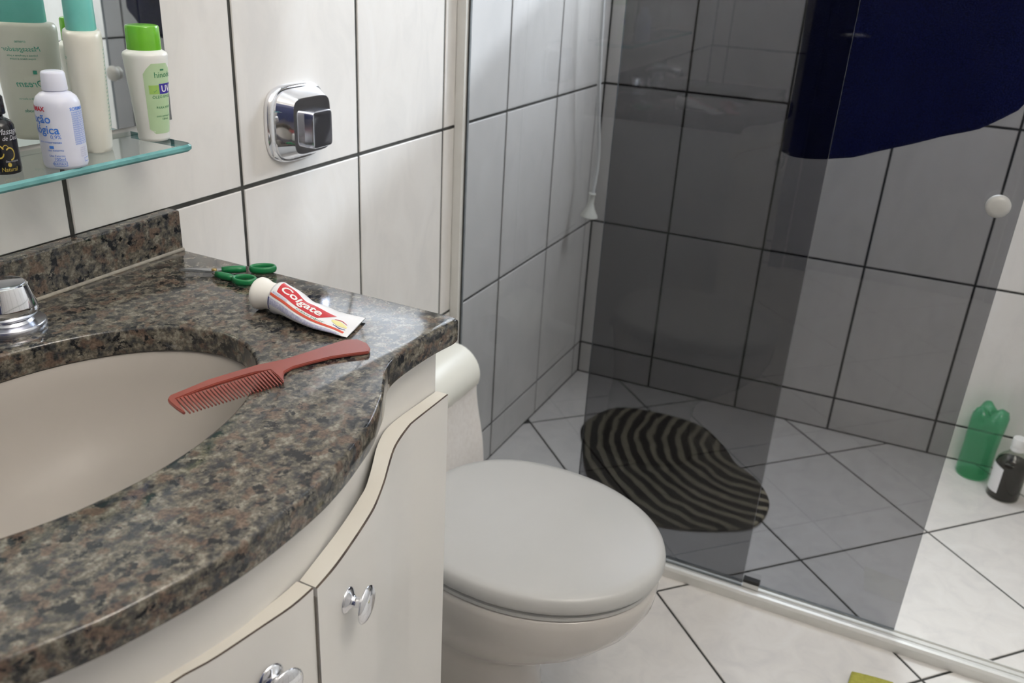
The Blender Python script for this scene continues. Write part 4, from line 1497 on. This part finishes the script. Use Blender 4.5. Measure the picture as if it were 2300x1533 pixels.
# ------------------------------------------------------------------ things standing at the right of the shower
gx, gy_ = 1.4900, -1.1950
gb = empty('green_bottle', (gx, gy_, 0), 'translucent green plastic bottle with a crumpled top by the far shower wall', 'bottle')
rings = []
for r_, h, cr in [(0.034, 0.0, 0), (0.0395, 0.002, 0), (0.0425, 0.008, 0), (0.0425, 0.03, 0), (0.0420, 0.09, 0.01), (0.0435, 0.13, 0.04), (0.0450, 0.165, 0.09), (0.0440, 0.185, 0.16), (0.036, 0.200, 0.30), (0.022, 0.206, 0.5), (0.009, 0.194, 0.5), (0.003, 0.186, 0.3)]:
    ring = []
    for k in range(48):
        a = 2 * math.pi * k / 48
        q = 1 + cr * 0.5 * math.sin(3 * a + 0.6) + cr * 0.25 * math.sin(7 * a)
        ring.append((gx + r_ * q * math.cos(a), gy_ + r_ * q * math.sin(a), h + (0.010 * math.sin(3 * a + 1.1) * min(1, cr * 4)) + 0.0004))
    rings.append(ring)
v, f = loft(rings)
make('body', v, f, 'green_clear', gb, smooth=True)
ox, oy = 1.4100, -1.2700
ob_ = empty('dark_bottle', (ox, oy, 0), 'clear round bottle of dark liquid with white label and cap on the shower floor', 'bottle')
v, f = lathe([(0.034, 0.0004), (0.0385, 0.002), (0.0400, 0.006), (0.0400, 0.098), (0.0375, 0.112), (0.029, 0.124), (0.018, 0.134), (0.0145, 0.142), (0.0145, 0.160)], (ox, oy, 0), 40)
make('glass', v, f, 'bottle_glass', ob_, smooth=True)
v, f = lathe([(0.033, 0.003), (0.0380, 0.006), (0.0388, 0.010), (0.0388, 0.098), (0.0365, 0.108), (0.034, 0.1115), (0.001, 0.1118)], (ox, oy, 0), 40)
make('liquid', v, f, 'liquid_dark', ob_, smooth=True)
oa = math.atan2(CAM.y - oy, CAM.x - ox)
lbl = lambda u, h: (ox + 0.0404 * math.cos(oa + u), oy + 0.0404 * math.sin(oa + u), h)
v = [lbl(-1.5 + 1.15 * i / 10, 0.022 + ((0.100 - 0.012 * (i / 10 - 0.3) ** 2) - 0.022) * j / 6) for j in range(7) for i in range(11)]
f = [(j * 11 + i, j * 11 + i + 1, (j + 1) * 11 + i + 1, (j + 1) * 11 + i) for j in range(6) for i in range(10)]
make('label', v, f, 'print_white', ob_, smooth=True)
v, f = lathe([(0.0165, 0.142), (0.0170, 0.143), (0.0170, 0.149), (0.0160, 0.150), (0.0160, 0.154), (0.0172, 0.1545), (0.0172, 0.176), (0.0160, 0.178), (0.0005, 0.178)], (ox, oy, 0), 32)
autosmooth(make('cap', v, f, 'hose_plastic', ob_), 50)

# yellow cloth on the floor in front of the track
yc = empty('floor_cloth', (0.47, -1.03, 0), 'yellow green cloth lying on the floor by the shower track', 'cloth')
q = [(0.526, -0.984), (0.536, -1.06), (0.46, -1.075), (0.448, -0.978)]
rings = []
for z, s in ((0.0004, 1.0), (0.006, 1.01), (0.010, 0.985), (0.011, 0.9)):
    cx_, cy_ = sum(p[0] for p in q) / 4, sum(p[1] for p in q) / 4
    ring = []
    for a, b_ in zip(q, q[1:] + q[:1]):
        for k in range(6):
            t = k / 6
            x, y = a[0] + (b_[0] - a[0]) * t, a[1] + (b_[1] - a[1]) * t
            ring.append((cx_ + (x - cx_) * s, cy_ + (y - cy_) * s, z + (0.001 * math.sin(40 * x + 50 * y) if z > 0.001 else 0)))
    rings.append(ring)
v, f = loft(rings)
make('folded_layer', v, f, 'yellow_cloth', yc, smooth=True)

bpy.context.view_layer.update()
